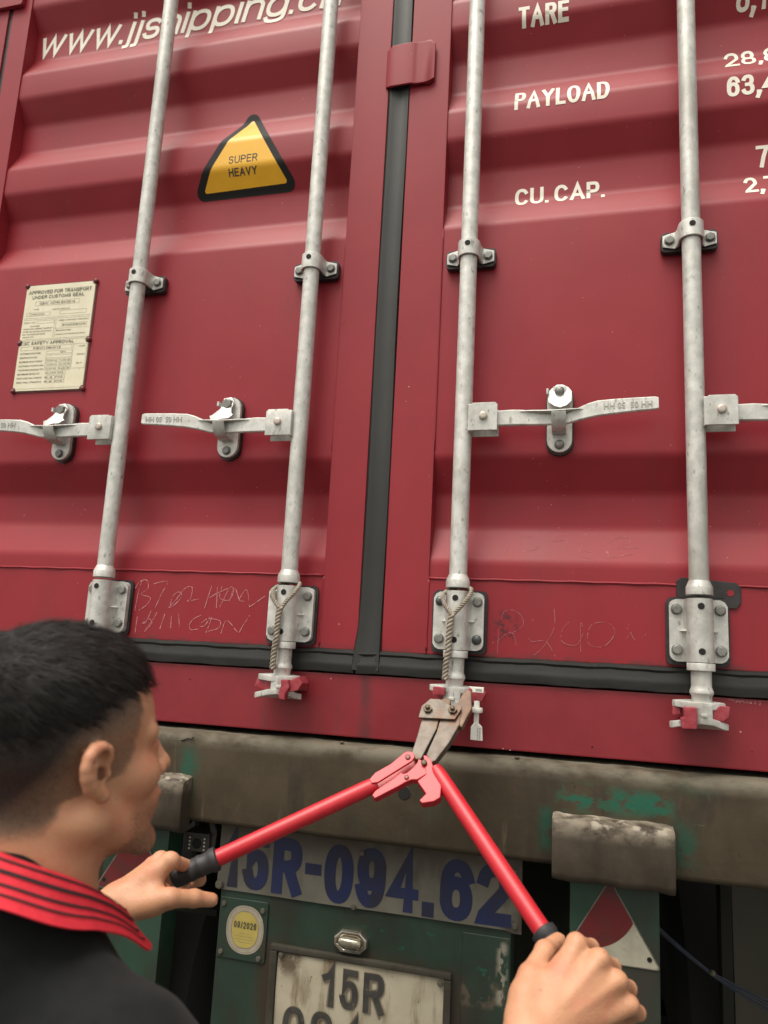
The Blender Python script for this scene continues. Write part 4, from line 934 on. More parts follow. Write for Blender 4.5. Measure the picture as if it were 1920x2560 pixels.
for sx in (1, -1):
    cx = 0.4607 if sx > 0 else -0.4835
    yb = -0.0302
    def tri(h, r, y0, y1, name, m, par):
        bm = bmesh.new(); zc = 1.128
        T = [(cx, zc + (1.2195 - zc) * h), (cx - 0.0850 * h, zc + (1.0800 - zc) * h), (cx + 0.0850 * h, zc + (1.0800 - zc) * h)]
        prism(bm, rtri(0, 0, T, r, 4), 'y', y0, y1); return link(name, finish(bm, name, m, bevel=0.0006, seg=1), par)
    rt = tri(1.0, 0.004, yb - 0.0022, yb, 'reflective_triangle', ALU, TR)
    if sx < 0: rt['label'] = 'left triangle, mostly behind the hand'
    # white lower field, red upper field with a curved edge
    def field(inside, m, name, dy):
        bm = bmesh.new(); zc = 1.128; h = 0.955
        T = rtri(0, 0, [(cx, zc + (1.2195 - zc) * h), (cx - 0.0850 * h, zc + (1.0800 - zc) * h), (cx + 0.0850 * h, zc + (1.0800 - zc) * h)], 0.0035, 4)
        if inside:
            C_ = (cx - 0.041, 1.191); R_ = 0.0900
            if sx < 0: C_ = (cx, 1.10); R_ = 0.2
            T2 = []
            n = len(T)
            for i in range(n):
                p, q = Vector(T[i]), Vector(T[(i + 1) % n])
                for k in range(24):
                    a = p.lerp(q, k / 24); d = a - Vector(C_)
                    if d.length > R_: a = Vector(C_) + d.normalized() * R_
                    if not T2 or (a - T2[-1]).length > 1e-5: T2.append(a)
            T = [tuple(a) for a in T2]
        bm.faces.new([bm.verts.new((x, yb - dy, z)) for x, z in T]); bmesh.ops.recalc_face_normals(bm, faces=bm.faces)
        if sum(f.normal.y for f in bm.faces) > 0: bmesh.ops.reverse_faces(bm, faces=bm.faces)
        me = bpy.data.meshes.new(name); bm.to_mesh(me); bm.free(); link(name, me, rt, m=m)
    field(False, REFW, 'white_field', 0.00245); field(True, REFR, 'red_field', 0.0028)
    for hx, hz in ((0.0655, 1.0965), (0.0, 1.194), (-0.0655, 1.0965)):
        bm = bmesh.new(); lathe(bm, [(0.0042, -0.0030 + yb), (0.0042, -0.0036 + yb)], 12, center=(cx + hx, 0, hz), axis='y'); link('screw_hole', finish(bm, 'screw_hole', BLK if hz < 1.15 else REFR), rt)
# number box under the beam
bm = bmesh.new(); box(bm, -0.3085, 0.2860, 0.0225, 0.10, 0.60, 1.0935)
nb = link('number_box', finish(bm, 'number_box', PANEL, bevel=0.002), TR)
bm = bmesh.new(); box(bm, 0.196, 0.2845, 0.0195, 0.0225, 0.62, 1.0790); link('patch_plate', finish(bm, 'patch_plate', PANEL, bevel=0.0008, seg=1), nb)
STRIPM = mat('painted_strip', (0.100, 0.095, 0.074), (0.140, 0.132, 0.105), rough=0.6, scale=10, bump=0.2, bscale=60,
             c3=(0.065, 0.055, 0.04), scale3=12, lo3=0.5, hi3=0.75, stretch3=(1.5, 1, 0.6))
add_layer('painted_strip', (0.055, 0.045, 0.033), lambda t, r, n: boxmask(t, 0.268, 0.33, 1.08, 1.23, 0.016, r(n(24, (1, 1, 1)), 0.36, 0.60)))
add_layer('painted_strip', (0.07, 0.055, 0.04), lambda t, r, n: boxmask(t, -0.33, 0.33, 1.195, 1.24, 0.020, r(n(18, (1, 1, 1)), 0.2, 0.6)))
BLUE = mat('blue_stencil_paint', (0.009, 0.016, 0.062), (0.012, 0.020, 0.078), rough=0.55, scale=8, c3=(0.016, 0.016, 0.030), scale3=9, lo3=0.42, hi3=0.66)
bm = bmesh.new(); xs = np.linspace(-0.3165, 0.3050, 40); F_ = []
for x in xs:
    wv = 0.0012 * math.sin(x * 19)
    zb = 1.0945 - (0.004 if x > 0.285 else 0) * 1.0
    F_.append([bm.verts.new((x, 0.0165 + wv, zb)), bm.verts.new((x, 0.0165 + wv, 1.2250)), bm.verts.new((x, 0.0205 + wv, 1.2250)), bm.verts.new((x, 0.0205 + wv, zb))])
for a, b in zip(F_, F_[1:]):
    for i in range(4): bm.faces.new((a[i], a[(i + 1) % 4], b[(i + 1) % 4], b[i]))
bm.faces.new(F_[0]); bm.faces.new(F_[-1][::-1])
ns = link('number_strip', finish(bm, 'number_strip', STRIPM, ang=50), TR)
stripy = lambda x, z: 0.0165 + 0.0012 * math.sin(x * 19)
for ch, x0, x1, z0, z1 in [('1', -.3035, -.2700, 1.101, 1.208), ('5', -.2610, -.2040, 1.101, 1.208), ('R', -.1965, -.1325, 1.101, 1.208), ('-', -.1255, -.0910, 1.112, 1.209), ('0', -.0845, -.0240, 1.099, 1.209),
                           ('9', -.0175, .0425, 1.099, 1.209), ('4', .0470, .1080, 1.100, 1.208), ('.', .1155, .1385, 1.099, 1.209), ('6', .1490, .2135, 1.098, 1.208), ('2', .2215, .2860, 1.099, 1.208)]:
    tt = 0.0235 if ch not in '-' else 0.021
    if ch == '4': tt = 0.0195
    strokes(ch, x0, x1, z0, z1, tt, BLUE, ns, yfn=stripy, off=0.0008)
BOLTG = mat('grimy_bolt', (0.085, 0.078, 0.058), (0.12, 0.11, 0.085), rough=0.6, metal=0.2, scale=60, bump=0.2)
gb_me = hexbolt(0.0085, 0.007); gb_me.materials.append(BOLTG)
sb_me = hexbolt(0.0050, 0.0045); sb_me.materials.append(BOLTG)
for x, z in ((-0.3095, 1.1035), (-0.008, 1.1975), (0.293, 1.1985), (0.293, 1.1035), (-0.020, 1.0965)): link('bolt', gb_me if x < -0.3 else sb_me, ns, at=(x, 0.0160, z))
# bracket tab the left bolt holds
# inspection sticker on its own small plate
bm = bmesh.new(); prism(bm, [(-0.3070, 0.9660), (-0.2030, 0.9660), (-0.2000, 0.9700), (-0.2000, 1.0770), (-0.2040, 1.0800), (-0.3055, 1.0800)], 'y', 0.0190, 0.0224)
sp = link('sticker_plate', finish(bm, 'sticker_plate', PANEL, bevel=0.0008, seg=1), TR)
for x, z in ((-0.2975, 1.068), (-0.2110, 1.064), (-0.2965, 0.977), (-0.2130, 0.974)): link('bolt', sb_me, sp, at=(x, 0.0188, z))
def flat(poly, y, name, m, par):
    bm = bmesh.new(); bm.faces.new([bm.verts.new((x, y, z)) for x, z in poly]); bmesh.ops.recalc_face_normals(bm, faces=bm.faces)
    if sum(f.normal.y for f in bm.faces) > 0: bmesh.ops.reverse_faces(bm, faces=bm.faces)
    me = bpy.data.meshes.new(name); bm.to_mesh(me); bm.free(); return link(name, me, par, m=m)
CREAM = mat('sticker_cream', (0.31, 0.27, 0.20), (0.36, 0.32, 0.25), rough=0.5, scale=50, c3=(0.30, 0.27, 0.20), scale3=60, lo3=0.55, hi3=0.75)
YELS = mat('sticker_yellow', (0.40, 0.32, 0.08), (0.45, 0.36, 0.10), rough=0.5, scale=40)
SGREY = mat('sticker_print', (0.20, 0.18, 0.13), rough=0.6)
cx, cz = -0.2475, 1.0235
sk = flat([(cx + .0410 * math.copysign(abs(math.cos(t)) ** .86, math.cos(t)), cz + .0455 * math.copysign(abs(math.sin(t)) ** .9, math.sin(t))) for t in np.linspace(0, 2 * math.pi, 41)[:-1]], 0.0186, 'inspection_sticker', CREAM, sp)
def ringstrip(r0, rz0, r1, rz1, y, name, m):
    bm = bmesh.new(); A = []; B = []
    for t in np.linspace(0, 2 * math.pi, 49)[:-1]:
        c, s = math.cos(t), math.sin(t); A.append(bm.verts.new((cx + r0 * math.copysign(abs(c) ** .86, c), y, cz + rz0 * math.copysign(abs(s) ** .9, s)))); B.append(bm.verts.new((cx + r1 * math.copysign(abs(c) ** .86, c), y, cz + rz1 * math.copysign(abs(s) ** .9, s))))
    for i in range(48): bm.faces.new((A[i], A[(i + 1) % 48], B[(i + 1) % 48], B[i]))
    me = finish(bm, name, m, smooth=False); link(name, me, sk)
ringstrip(.0385, .0430, .0378, .0423, 0.0184, 'sticker_ring', SGREY)
flat([(cx + .0285 * math.copysign(abs(math.cos(t)) ** .7, math.cos(t)), cz + .0335 * math.copysign(abs(math.sin(t)) ** .8, math.sin(t))) for t in np.linspace(0, 2 * math.pi, 41)[:-1]], 0.0183, 'yellow_field', YELS, sk)
ringstrip(.0300, .0350, .0290, .0340, 0.0182, 'sticker_ring', SGREY)
strokes('09/2026', cx - .0245, cx + .0250, cz + 0.0020, cz + 0.0150, 0.0024, mat('sticker_date', (0.10, 0.085, 0.04), rough=0.6), sk, y=0.0183, off=0.0003)
for k, (a, b) in enumerate(((-.012, .010), (-.020, .021), (-.021, .020), (-.016, .014))):
    flat([(cx + a, cz - 0.0075 - k * .0055), (cx + b, cz - 0.0075 - k * .0055), (cx + b, cz - 0.0068 - k * .0055), (cx + a, cz - 0.0068 - k * .0055)], 0.0181, 'sticker_line', SGREY, sk)
# licence lamp: chromed elongated lens
CHR = mat('tarnished_chrome', (0.62, 0.58, 0.50), (0.50, 0.46, 0.38), rough=0.22, metal=0.95, scale=40)
GLS = mat('lamp_lens', (0.40, 0.37, 0.28), (0.30, 0.27, 0.20), rough=0.12, metal=0.6, scale=60)
def capsule_poly(cx, cz, w, h, k=1.0, cut=0.014): return [(cx + sx_ * k, cz + sz_ * k) for sx_, sz_ in ((w, -h * .35), (w, h * .35), (w - cut, h), (-w + cut, h), (-w, h * .35), (-w, -h * .35), (-w + cut, -h), (w - cut, -h))]
bm = bmesh.new(); L0 = capsule_poly(-0.0220, 1.0335, 0.0345, 0.0205); prev = None
for k, y in ((1.0, 0.0222), (1.0, 0.014), (0.94, 0.010), (0.80, 0.0085), (0.76, 0.0105)):
    ring = [bm.verts.new((x, y, z)) for x, z in capsule_poly(-0.0220, 1.0335, 0.0345 - (1 - k) * .034, 0.0205 - (1 - k) * .034)]
    if prev:
        for i in range(8): bm.faces.new((prev[i], prev[(i + 1) % 8], ring[(i + 1) % 8], ring[i]))
    prev = ring
bm.faces.new(prev[::-1])
lp = link('licence_lamp', finish(bm, 'licence_lamp', CHR, bevel=0.0012, ang=25), TR)
bm = bmesh.new(); tube(bm, [(-0.0440, 0.0150, 1.0345), (-0.0415, 0.0112, 1.0345), (-0.0300, 0.0096, 1.0340), (-0.0140, 0.0096, 1.0332), (-0.0035, 0.0112, 1.0325), (-0.0010, 0.0150, 1.0325)], [0.003, 0.0078, 0.0092, 0.0092, 0.0078, 0.003], 18)
link('lamp_lens', finish(bm, 'lamp_lens', GLS), lp)
# number plate: dented pressed plate in a dark surround
PLM = mat('worn_plate_white', (0.38, 0.34, 0.25), (0.44, 0.40, 0.30), rough=0.55, scale=16, bump=0.15, bscale=40,
          c3=(0.17, 0.12, 0.07), scale3=9, lo3=0.50, hi3=0.66, stretch3=(2.6, 1, 0.45))
add_layer('worn_plate_white', (0.10, 0.07, 0.045), lambda t, r, n: r(n(46, (1.4, 1, 0.8)), 0.655, 0.70))
add_layer('worn_plate_white', (0.12, 0.09, 0.06), lambda t, r, n: boxmask(t, -0.176, -0.120, 0.955, 1.01, 0.016, r(n(34, (1, 1, 1)), 0.36, 0.56)))
FRM = mat('plate_surround', (0.030, 0.026, 0.018), (0.048, 0.042, 0.030), rough=0.65, scale=20, bump=0.4, bscale=40)
bm = bmesh.new()
for a, b, c, d in ((-0.187, 0.178, 0.9965, 1.008), (-0.187, 0.178, 0.812, 0.8235), (-0.187, -0.1715, 0.8240, 0.9960), (0.1645, 0.178, 0.8240, 0.9960)): box(bm, a, b, 0.0095, 0.0222, c, d)
for v in bm.verts: v.co.z += 0.0015 * math.sin(v.co.x * 30)
npf = link('plate_surround', finish(bm, 'plate_surround', FRM, bevel=0.003), TR)
bm = bmesh.new(); xs = np.linspace(-0.1705, 0.1635, 36); zs = np.linspace(0.8250, 0.9950, 20); R_ = []
def platey(x, z):
    return 0.0150 - 0.0016 * math.sin((x + .17) * 12) * math.sin((z - .82) * 17) + 0.0009 * math.sin(x * 60 + z * 43)
for z in zs: R_.append([bm.verts.new((x, platey(x, z), z)) for x in xs])
for a, b in zip(R_, R_[1:]):
    for i in range(len(xs) - 1): bm.faces.new((a[i], a[i + 1], b[i + 1], b[i]))
r_ = bmesh.ops.solidify(bm, geom=bm.faces[:], thickness=0.0012)
npl = link('number_plate', finish(bm, 'number_plate', PLM, ang=50), TR)
if True:
    PBLK = mat('plate_lettering', (0.035, 0.034, 0.033), (0.055, 0.052, 0.045), rough=0.55, scale=40, c3=(0.13, 0.11, 0.08), scale3=60, lo3=0.62, hi3=0.74)
    PSH = mat('plate_letter_edge', (0.16, 0.13, 0.09), rough=0.6)
    def two(s, x0, x1, z0, z1, t):
        strokes(s, x0 - .0012, x1 + .0012, z0 - .0012, z1 + .0012, t + 0.0045, PSH, npl, yfn=platey, off=0.0020, gap=0.20, name='letter_edge')
        strokes(s, x0, x1, z0, z1, t, PBLK, npl, yfn=platey, off=0.0027, gap=0.215)
    two('15R', -0.0735, 0.0500, 0.9155, 0.9845, 0.0110)
    two('094.62', -0.1500, 0.1500, 0.8340, 0.9030, 0.0110)
for x, z in ((-0.1635, 0.9905), (0.157, 0.987), (-0.1635, 0.832), (0.157, 0.832)): link('bolt', sb_me, npl, at=(x, 0.0135, z))
# reversing camera
bm = bmesh.new(); box(bm, -0.3970, -0.3420, 0.0180, 0.050, 1.1590, 1.1920); prism(bm, [(0.012, 1.1915), (0.012, 1.1975), (0.052, 1.2010), (0.052, 1.1915)], 'x', -0.3985, -0.3405)
CAMB = mat('camera_housing', (0.030, 0.026, 0.024), (0.040, 0.034, 0.030), rough=0.55, scale=40)
rc = link('reversing_camera', finish(bm, 'reversing_camera', CAMB, bevel=0.0022, merge=False), TR)
LED = mat('led_lens', (0.55, 0.55, 0.45), rough=0.25)
bm = bmesh.new(); lathe(bm, [(0.0021, 0.0182), (0.0021, 0.0170), (0.0012, 0.0160), (0.0002, 0.0158)], 10, axis='y'); led_me = finish(bm, 'led', LED)
for x in (-0.3875, -0.3535):
    for k in range(4): link('led', led_me, rc, at=(x, 0, 1.1860 - k * 0.0072))
bm = bmesh.new(); lathe(bm, [(0.0105, 0.0182), (0.0105, 0.0165), (0.0085, 0.0158), (0.0070, 0.0172)], 20, center=(-0.3705, 0, 1.1755), axis='y'); link('camera_lens', finish(bm, 'camera_lens', BLK), rc)
bm = bmesh.new(); prism(bm, [(-0.341, 1.160), (-0.332, 1.165), (-0.330, 1.200), (-0.340, 1.225), (-0.352, 1.225), (-0.345, 1.200)], 'y', 0.024, 0.030); link('camera_bracket', finish(bm, 'camera_bracket', CAMB, bevel=0.001, seg=1), rc)
# chassis: longitudinal rails, cross members, axles and wheels behind; added sheets darken the void
CHS = mat('chassis_steel', (0.020, 0.022, 0.017), (0.030, 0.031, 0.024), rough=0.8, scale=6, spec=0.2)
for sx in (-1, 1):
    bm = bmesh.new(); xc = sx * 0.48
    box(bm, xc - 0.006, xc + 0.006, 0.225, 11.9, 0.98, 1.385); box(bm, xc - 0.07, xc + 0.07, 0.225, 11.9, 0.965, 0.979); box(bm, xc - 0.07, xc + 0.07, 0.225, 11.9, 1.386, 1.40)
    link('chassis_rail', finish(bm, 'chassis_rail', CHS), TR)
for y in (0.62, 1.6, 2.6, 4.0, 6.0, 8.0, 10.0, 11.8):
    bm = bmesh.new(); box(bm, -0.472, 0.472, y, y + 0.012, 0.98 if y > 1 else 0.62, 1.36); link('cross_member_and_void_panel', finish(bm, 'cross_member_and_void_panel', CHS), TR)  # rearmost one is a deep dark panel added to blacken the void
FLAP = mat('mud_flap_rubber', (0.045, 0.042, 0.028), (0.060, 0.056, 0.038), rough=0.7, scale=5, stretch=(1, 1, .5))
for sx in (-1, 1):
    bm = bmesh.new(); x0, x1 = sorted((sx * 0.758, sx * 1.17)); n = 20
    xs = np.linspace(x0, x1, n); rr = [[bm.verts.new((x, 0.555 + 0.008 * math.sin(x * 40) * (1.3 - z), z)) for x in xs] for z in np.linspace(0.35, 1.33, 8)]
    for a, b in zip(rr, rr[1:]):
        for i in range(n - 1): bm.faces.new((a[i], a[i + 1], b[i + 1], b[i]))
    bmesh.ops.solidify(bm, geom=bm.faces[:], thickness=0.008)
    link('mud_flap', finish(bm, 'mud_flap', FLAP), TR)
    bm = bmesh.new(); x0, x1 = sorted((sx * 0.728, sx * 0.752)); box(bm, x0, x1, 0.53, 0.59, 0.35, 1.36); link('flap_bar', finish(bm, 'flap_bar', CHS, bevel=0.003), TR)
TYR = mat('tyre_rubber', (0.018, 0.018, 0.018), rough=0.8)
bm = bmesh.new(); lathe(bm, [(0.28, -0.12), (0.34, -0.135), (0.46, -0.13), (0.505, -0.10), (0.51, 0.0), (0.505, 0.10), (0.46, 0.13), (0.34, 0.135), (0.28, 0.12)], 40, axis='x')
tyre_me = finish(bm, 'tyre', TYR, ang=50)
bm = bmesh.new(); lathe(bm, [(0.282, -0.118), (0.20, -0.05), (0.10, -0.03), (0.10, 0.05), (0.282, 0.118)], 30, axis='x'); rim_me = finish(bm, 'rim', CHS)
for y in (1.15, 2.45, 3.75):
    bm = bmesh.new(); box(bm, -0.72, 0.72, y - 0.06, y + 0.06, 0.45, 0.57); link('axle', finish(bm, 'axle', CHS, bevel=0.01), TR)
    for xw in (-1.07, -0.78, 0.78, 1.07):
        w = link('wheel', tyre_me, TR, at=(xw, y, 0.51)); link('rim', rim_me, w, at=(xw, y, 0.51))
bm = bmesh.new(); box(bm, -1.15, 1.15, 4.6, 4.62, 0.35, 1.36); link('dark_blocking_sheet', finish(bm, 'dark_blocking_sheet', CHS), TR)  # sheet added across the underside to shut out light and ground beyond
# blue cord bundle slung behind the right post
bm = bmesh.new(); CORD = mat('blue_cord_plastic', (0.022, 0.032, 0.055), (0.035, 0.045, 0.068), rough=0.55, scale=60)
P0, P1, P2, P3 = Vector((0.535, 0.30, 1.075)), Vector((0.605, 0.30, 1.020)), Vector((0.672, 0.30, 0.975)), Vector((1.00, 0.32, 0.885))
for k in range(6):
    pts = []
    for t in np.linspace(0, 1, 30):
        if t < .5: u = t / .5; b = P0.lerp(P2, u) + Vector((0, 0, -0.004 * math.sin(math.pi * u)))
        else: u = (t - .5) / .5; b = P2.lerp(P3, u) + Vector((0, 0, -0.020 * math.sin(math.pi * u)))
        s = 0.0012 + 0.0034 * min(1, abs(t - .5) * (5 if t < .5 else 6)) if t > .5 else 0.0010 + 0.0022 * abs(t - .5)
        pts.append(b + Vector((0, math.sin(k * 2.1) * s * 1.5, (k - 2.5) * s)))
    tube(bm, pts, 0.0016, 6)
cord = tag(link('blue_cord', finish(bm, 'blue_cord', CORD, merge=False), at=(0, 0, 0)), 'dark blue cord bundle slung in the gap right of the red and white triangle', 'cord')
bm = bmesh.new(); bmesh.ops.create_icosphere(bm, subdivisions=2, radius=0.0062, matrix=Matrix.Translation((0.674, 0.296, 0.9775))); link('knot', finish(bm, 'knot', mat('cord_knot', (0.12, 0.12, 0.07), rough=0.7)), cord)

# ================================================================== short ropes on two of the bars
ROPE = mat('twisted_rope', (0.34, 0.30, 0.24), (0.24, 0.205, 0.16), rough=0.8, scale=120, c3=(0.15, 0.12, 0.10), scale3=30, lo3=0.5, hi3=0.75)
def catmull(P, per=8):
    P = [Vector(p) for p in P]; Q = []
    for i in range(len(P) - 1):
        p0 = P[max(i - 1, 0)]; p1 = P[i]; p2 = P[i + 1]; p3 = P[min(i + 2, len(P) - 1)]
        for t in np.linspace(0, 1, per, endpoint=False): Q.append(0.5 * ((2 * p1) + (p2 - p0) * t + (2 * p0 - 5 * p1 + 4 * p2 - p3) * t * t + (3 * p1 - p0 - 3 * p2 + p3) * t ** 3))
    Q.append(P[-1]); return Q
def twisted(bm, path, r, pitch=0.011, strands=3, ph=0.0):
    Q = catmull(path, 14); L = 0; pts = [[] for _ in range(strands)]
    up = Vector((0, 1, 0))
    # resample evenly
    R2 = [Q[0]]; acc = 0
    step = 0.0013
    for a, b in zip(Q, Q[1:]):
        d = (b - a).length
        while acc + d >= step and d > 1e-9:
            t = (step - acc) / d; a = a.lerp(b, t); R2.append(a); d = (b - a).length; acc = 0
        acc += d
    for i, p in enumerate(R2):
        t = (R2[min(i + 1, len(R2) - 1)] - R2[max(i - 1, 0)]).normalized(); n = t.cross(up).normalized(); b = t.cross(n)
        for s in range(strands):
            a = 2 * math.pi * (i * step / pitch + s / strands) + ph
            pts[s].append(p + (n * math.cos(a) + b * math.sin(a)) * r * 0.62)
    for s in range(strands): tube(bm, pts[s], r * 0.52, 7)
def rope(X, name_label, sway):
    y = -0.0875
    bm = bmesh.new()
    loop = [(X - 0.004, -0.052, 1.7235), (X - 0.021, -0.065, 1.716), (X - 0.0255, -0.080, 1.706), (X - 0.0205, -0.0875, 1.690), (X - 0.010, -0.0905, 1.676), (X - 0.0015 + sway, -0.092, 1.668)]
    loopr = [(X + 0.004, -0.052, 1.7265), (X + 0.024, -0.062, 1.724), (X + 0.0295, -0.074, 1.718), (X + 0.0250, -0.0855, 1.704), (X + 0.012, -0.0915, 1.686), (X + 0.0005 + sway, -0.093, 1.670)]
    tail = [(X - 0.0008 + sway, -0.094, 1.672), (X - 0.004 + sway, -0.094, 1.652), (X - 0.0055 + sway, -0.093, 1.625), (X - 0.006 + sway, -0.092, 1.602), (X - 0.009 + sway, -0.0905, 1.585), (X - 0.0105 + sway, -0.0875, 1.566), (X - 0.0115 + sway, -0.0870, 1.5465)]
    twisted(bm, loop, 0.0040, pitch=0.016); twisted(bm, loopr, 0.0040, pitch=0.016, ph=1.0); twisted(bm, tail, 0.0058, pitch=0.024, ph=2.0)
    for v in bm.verts: v.co.y += 0.021
    e = thing('rope', name_label, 'rope', (X, -0.09, 1.546), 'short twisted ropes tied round the locking bars')
    link('rope_strands', finish(bm, 'rope_strands', ROPE, ang=80, merge=False), e)
rope(RODX[1], 'pale twisted rope looped round the locking bar foot left of the centre seal', 0.0005)
rope(RODX[2], 'greyish twisted rope looped round the locking bar just above the bolt cutter jaws', -0.003)

# ================================================================== bolt seal through the cam keeper
PLW = mat('white_seal_plastic', (0.70, 0.70, 0.64), (0.76, 0.76, 0.70), rough=0.4, scale=20)
se = thing('bolt_seal', 'white plastic bolt seal with a printed tag hanging from the red cam keeper', 'seal', (0.2245, -0.09, 1.4420))
bm = bmesh.new(); prism(bm, [(0.2085, 1.5385), (0.2160, 1.5330), (0.2160, 1.5285), (0.2370, 1.5285), (0.2372, 1.5385)], 'y', -0.096, -0.088)
bmesh.ops.translate(bm, verts=bm.verts, vec=(-0.002, 0.015, -0.0012)); link('seal_head', finish(bm, 'seal_head', PLW, bevel=0.001), se)
bm = bmesh.new(); lathe(bm, [(0.0052, 1.5130), (0.0055, 1.5030), (0.0048, 1.5020), (0.0048, 1.4700)], 16, center=(0.2245, -0.090, 0)); lathe(bm, [(0.0100, 1.5010), (0.0108, 1.4985), (0.0108, 1.4945), (0.0100, 1.4920)], 18, center=(0.2250, -0.090, 0))
bmesh.ops.translate(bm, verts=bm.verts, vec=(-0.002, 0.015, -0.0012)); link('seal_stem', finish(bm, 'seal_stem', PLW, merge=False), se)
bm = bmesh.new(); prism(bm, [(0.2195, 1.4720), (0.2300, 1.4720), (0.2355, 1.4665), (0.2372, 1.4420), (0.2148, 1.4425), (0.2150, 1.4660)], 'y', -0.094, -0.087)
bmesh.ops.translate(bm, verts=bm.verts, vec=(-0.002, 0.015, -0.0012)); link('seal_tag', finish(bm, 'seal_tag', PLW, bevel=0.0008, seg=1), se)
bm = bmesh.new(); rr = random.Random(5); z = 1.4445
while z < 1.4660:
    h = rr.uniform(.0003, .0009)
    bm.faces.new([bm.verts.new(p) for p in ((0.2268, -0.0943, z), (0.2292, -0.0943, z), (0.2292, -0.0943, z + h), (0.2268, -0.0943, z + h))]); z += h + rr.uniform(.0004, .0009)
z = 1.4445
while z < 1.4640: bm.faces.new([bm.verts.new(p) for p in ((0.2305, -0.0943, z), (0.2335, -0.0943, z), (0.2335, -0.0943, z + .0012), (0.2305, -0.0943, z + .0012))]); z += .0024
for k in range(7): x = 0.2225 + k * 0.0017; bm.faces.new([bm.verts.new(p) for p in ((x, -0.0963, 1.5305), (x + .0011, -0.0963, 1.5305), (x + .0011, -0.0963, 1.5355), (x, -0.0963, 1.5355))])
bmesh.ops.translate(bm, verts=bm.verts, vec=(-0.002, 0.015, -0.0012)); link('printed_code', finish(bm, 'printed_code', mat('faded_print', (0.22, 0.22, 0.20), rough=0.6), smooth=False, merge=False), se)

# ================================================================== bolt cutter
BC = thing('bolt_cutter', 'red bolt cutter held open in both hands, rusty jaws at the bolt seal', 'bolt cutter', (0.149, -0.1888, 1.4137))
CO = Vector((0.149, -0.1888, 1.4137)); CXv = Vector((0.99952, 0.02951, 0.00986)); CYv = Vector((-0.02603, 0.61939, 0.78465)); CNv = Vector((0.01705, -0.78453, 0.61986))
def cl(x, y, n=0.0): return CO + CXv * x + CYv * y + CNv * n
CRED = mat('cutter_red_paint', (0.46, 0.012, 0.022), (0.51, 0.015, 0.027), rough=0.42, scale=30, bump=0.10, bscale=160, spec=0.6, c3=(0.30, 0.018, 0.022), scale3=70, lo3=0.66, hi3=0.72)
CRED.node_tree.nodes['Principled BSDF'].inputs['Specular IOR Level'].default_value = 0.6
CSTL = mat('cutter_worn_steel', (0.105, 0.085, 0.065), (0.155, 0.13, 0.108), rough=0.5, metal=0.35, scale=50, bump=0.3, bscale=90, c3=(0.13, 0.066, 0.036), scale3=24, lo3=0.5, hi3=0.7)
CRST = mat('cutter_rusty_jaw', (0.17, 0.095, 0.060), (0.12, 0.075, 0.052), rough=0.55, metal=0.2, scale=40, bump=0.25, bscale=90, c3=(0.22, 0.14, 0.10), scale3=30)
GRP = mat('grip_rubber', (0.018, 0.019, 0.021), (0.028, 0.029, 0.032), rough=0.55, scale=30, bump=0.2, bscale=120)
def cprism(pts, n0, n1, name, m, bev=0.0015, parent=None):
    bm = bmesh.new(); Aa = [bm.verts.new(cl(x, y, n0) - CO) for x, y in pts]; Bb = [bm.verts.new(cl(x, y, n1) - CO) for x, y in pts]; n = len(pts)
    bm.faces.new(Aa[::-1]); bm.faces.new(Bb)
    for i in range(n): bm.faces.new((Aa[i], Aa[(i + 1) % n], Bb[(i + 1) % n], Bb[i]))
    return link(name, finish(bm, name, m, bevel=bev, ang=30), parent or BC, at=CO)
plate = [(-0.0156, 0.0991), (-0.0016, 0.1157), (0.0145, 0.1158), (0.0389, 0.1029), (0.0543, 0.1071), (0.0569, 0.098), (0.047, 0.0752), (-0.0184, 0.0744)]
armL = [(-0.012, 0.0889), (0.0196, 0.0892), (0.0161, 0.057), (-0.0036, -0.0036), (-0.0140, -0.0054), (-0.0218, 0.0061), (-0.0167, 0.0428)]
armR = [(0.0214, 0.0893), (0.0561, 0.0918), (0.0561, 0.0699), (0.0412, 0.0319), (0.0217, -0.0043), (0.0147, -0.0086), (0.0038, 0.0054), (0.0166, 0.0531)]
jawL = [(-0.0084, 0.0852), (-0.0080, 0.103), (0.0040, 0.1125), (0.0150, 0.1205), (0.0260, 0.1265), (0.0340, 0.1230), (0.0350, 0.1140), (0.0290, 0.1040), (0.0215, 0.0814)]
jawR = [(0.0300, 0.078), (0.0440, 0.1074), (0.0540, 0.1353), (0.0640, 0.1485), (0.0705, 0.1410), (0.0745, 0.1054), (0.0682, 0.0887), (0.0601, 0.0643), (0.0491, 0.0713)]
jl = cprism(armL, -0.009, 0.009, 'jaw_arm', CSTL, 0.003); jr = cprism(armR, -0.009, 0.009, 'jaw_arm', CSTL, 0.003)
cprism(jawL, -0.0075, 0.0075, 'jaw', CRST, 0.004, jl); cprism(jawR, -0.0075, 0.0075, 'jaw', CRST, 0.004, jr)
pf = cprism(plate, 0.0105, 0.0150, 'jaw_plate', CSTL, 0.0012); cprism(plate, -0.0150, -0.0105, 'jaw_plate', CSTL, 0.0012)
def cdisc(x, y, r, n0, n1, name, m, parent=None, seg=16, dome=0.0):
    bm = bmesh.new(); rings = []
    for rr_, nn_ in ((r, n0), (r, n1), (r * 0.82, n1 + dome), (r * 0.3, n1 + dome * 1.3)):
        rings.append([bm.verts.new(cl(x + rr_ * math.cos(2 * math.pi * k / seg), y + rr_ * math.sin(2 * math.pi * k / seg), nn_) - CO) for k in range(seg)])
    for a, b in zip(rings, rings[1:]):
        for i in range(seg): bm.faces.new((a[i], a[(i + 1) % seg], b[(i + 1) % seg], b[i]))
    bm.faces.new(rings[-1]); bm.faces.new(rings[0][::-1])
    return link(name, finish(bm, name, m, ang=50), parent or BC, at=CO)
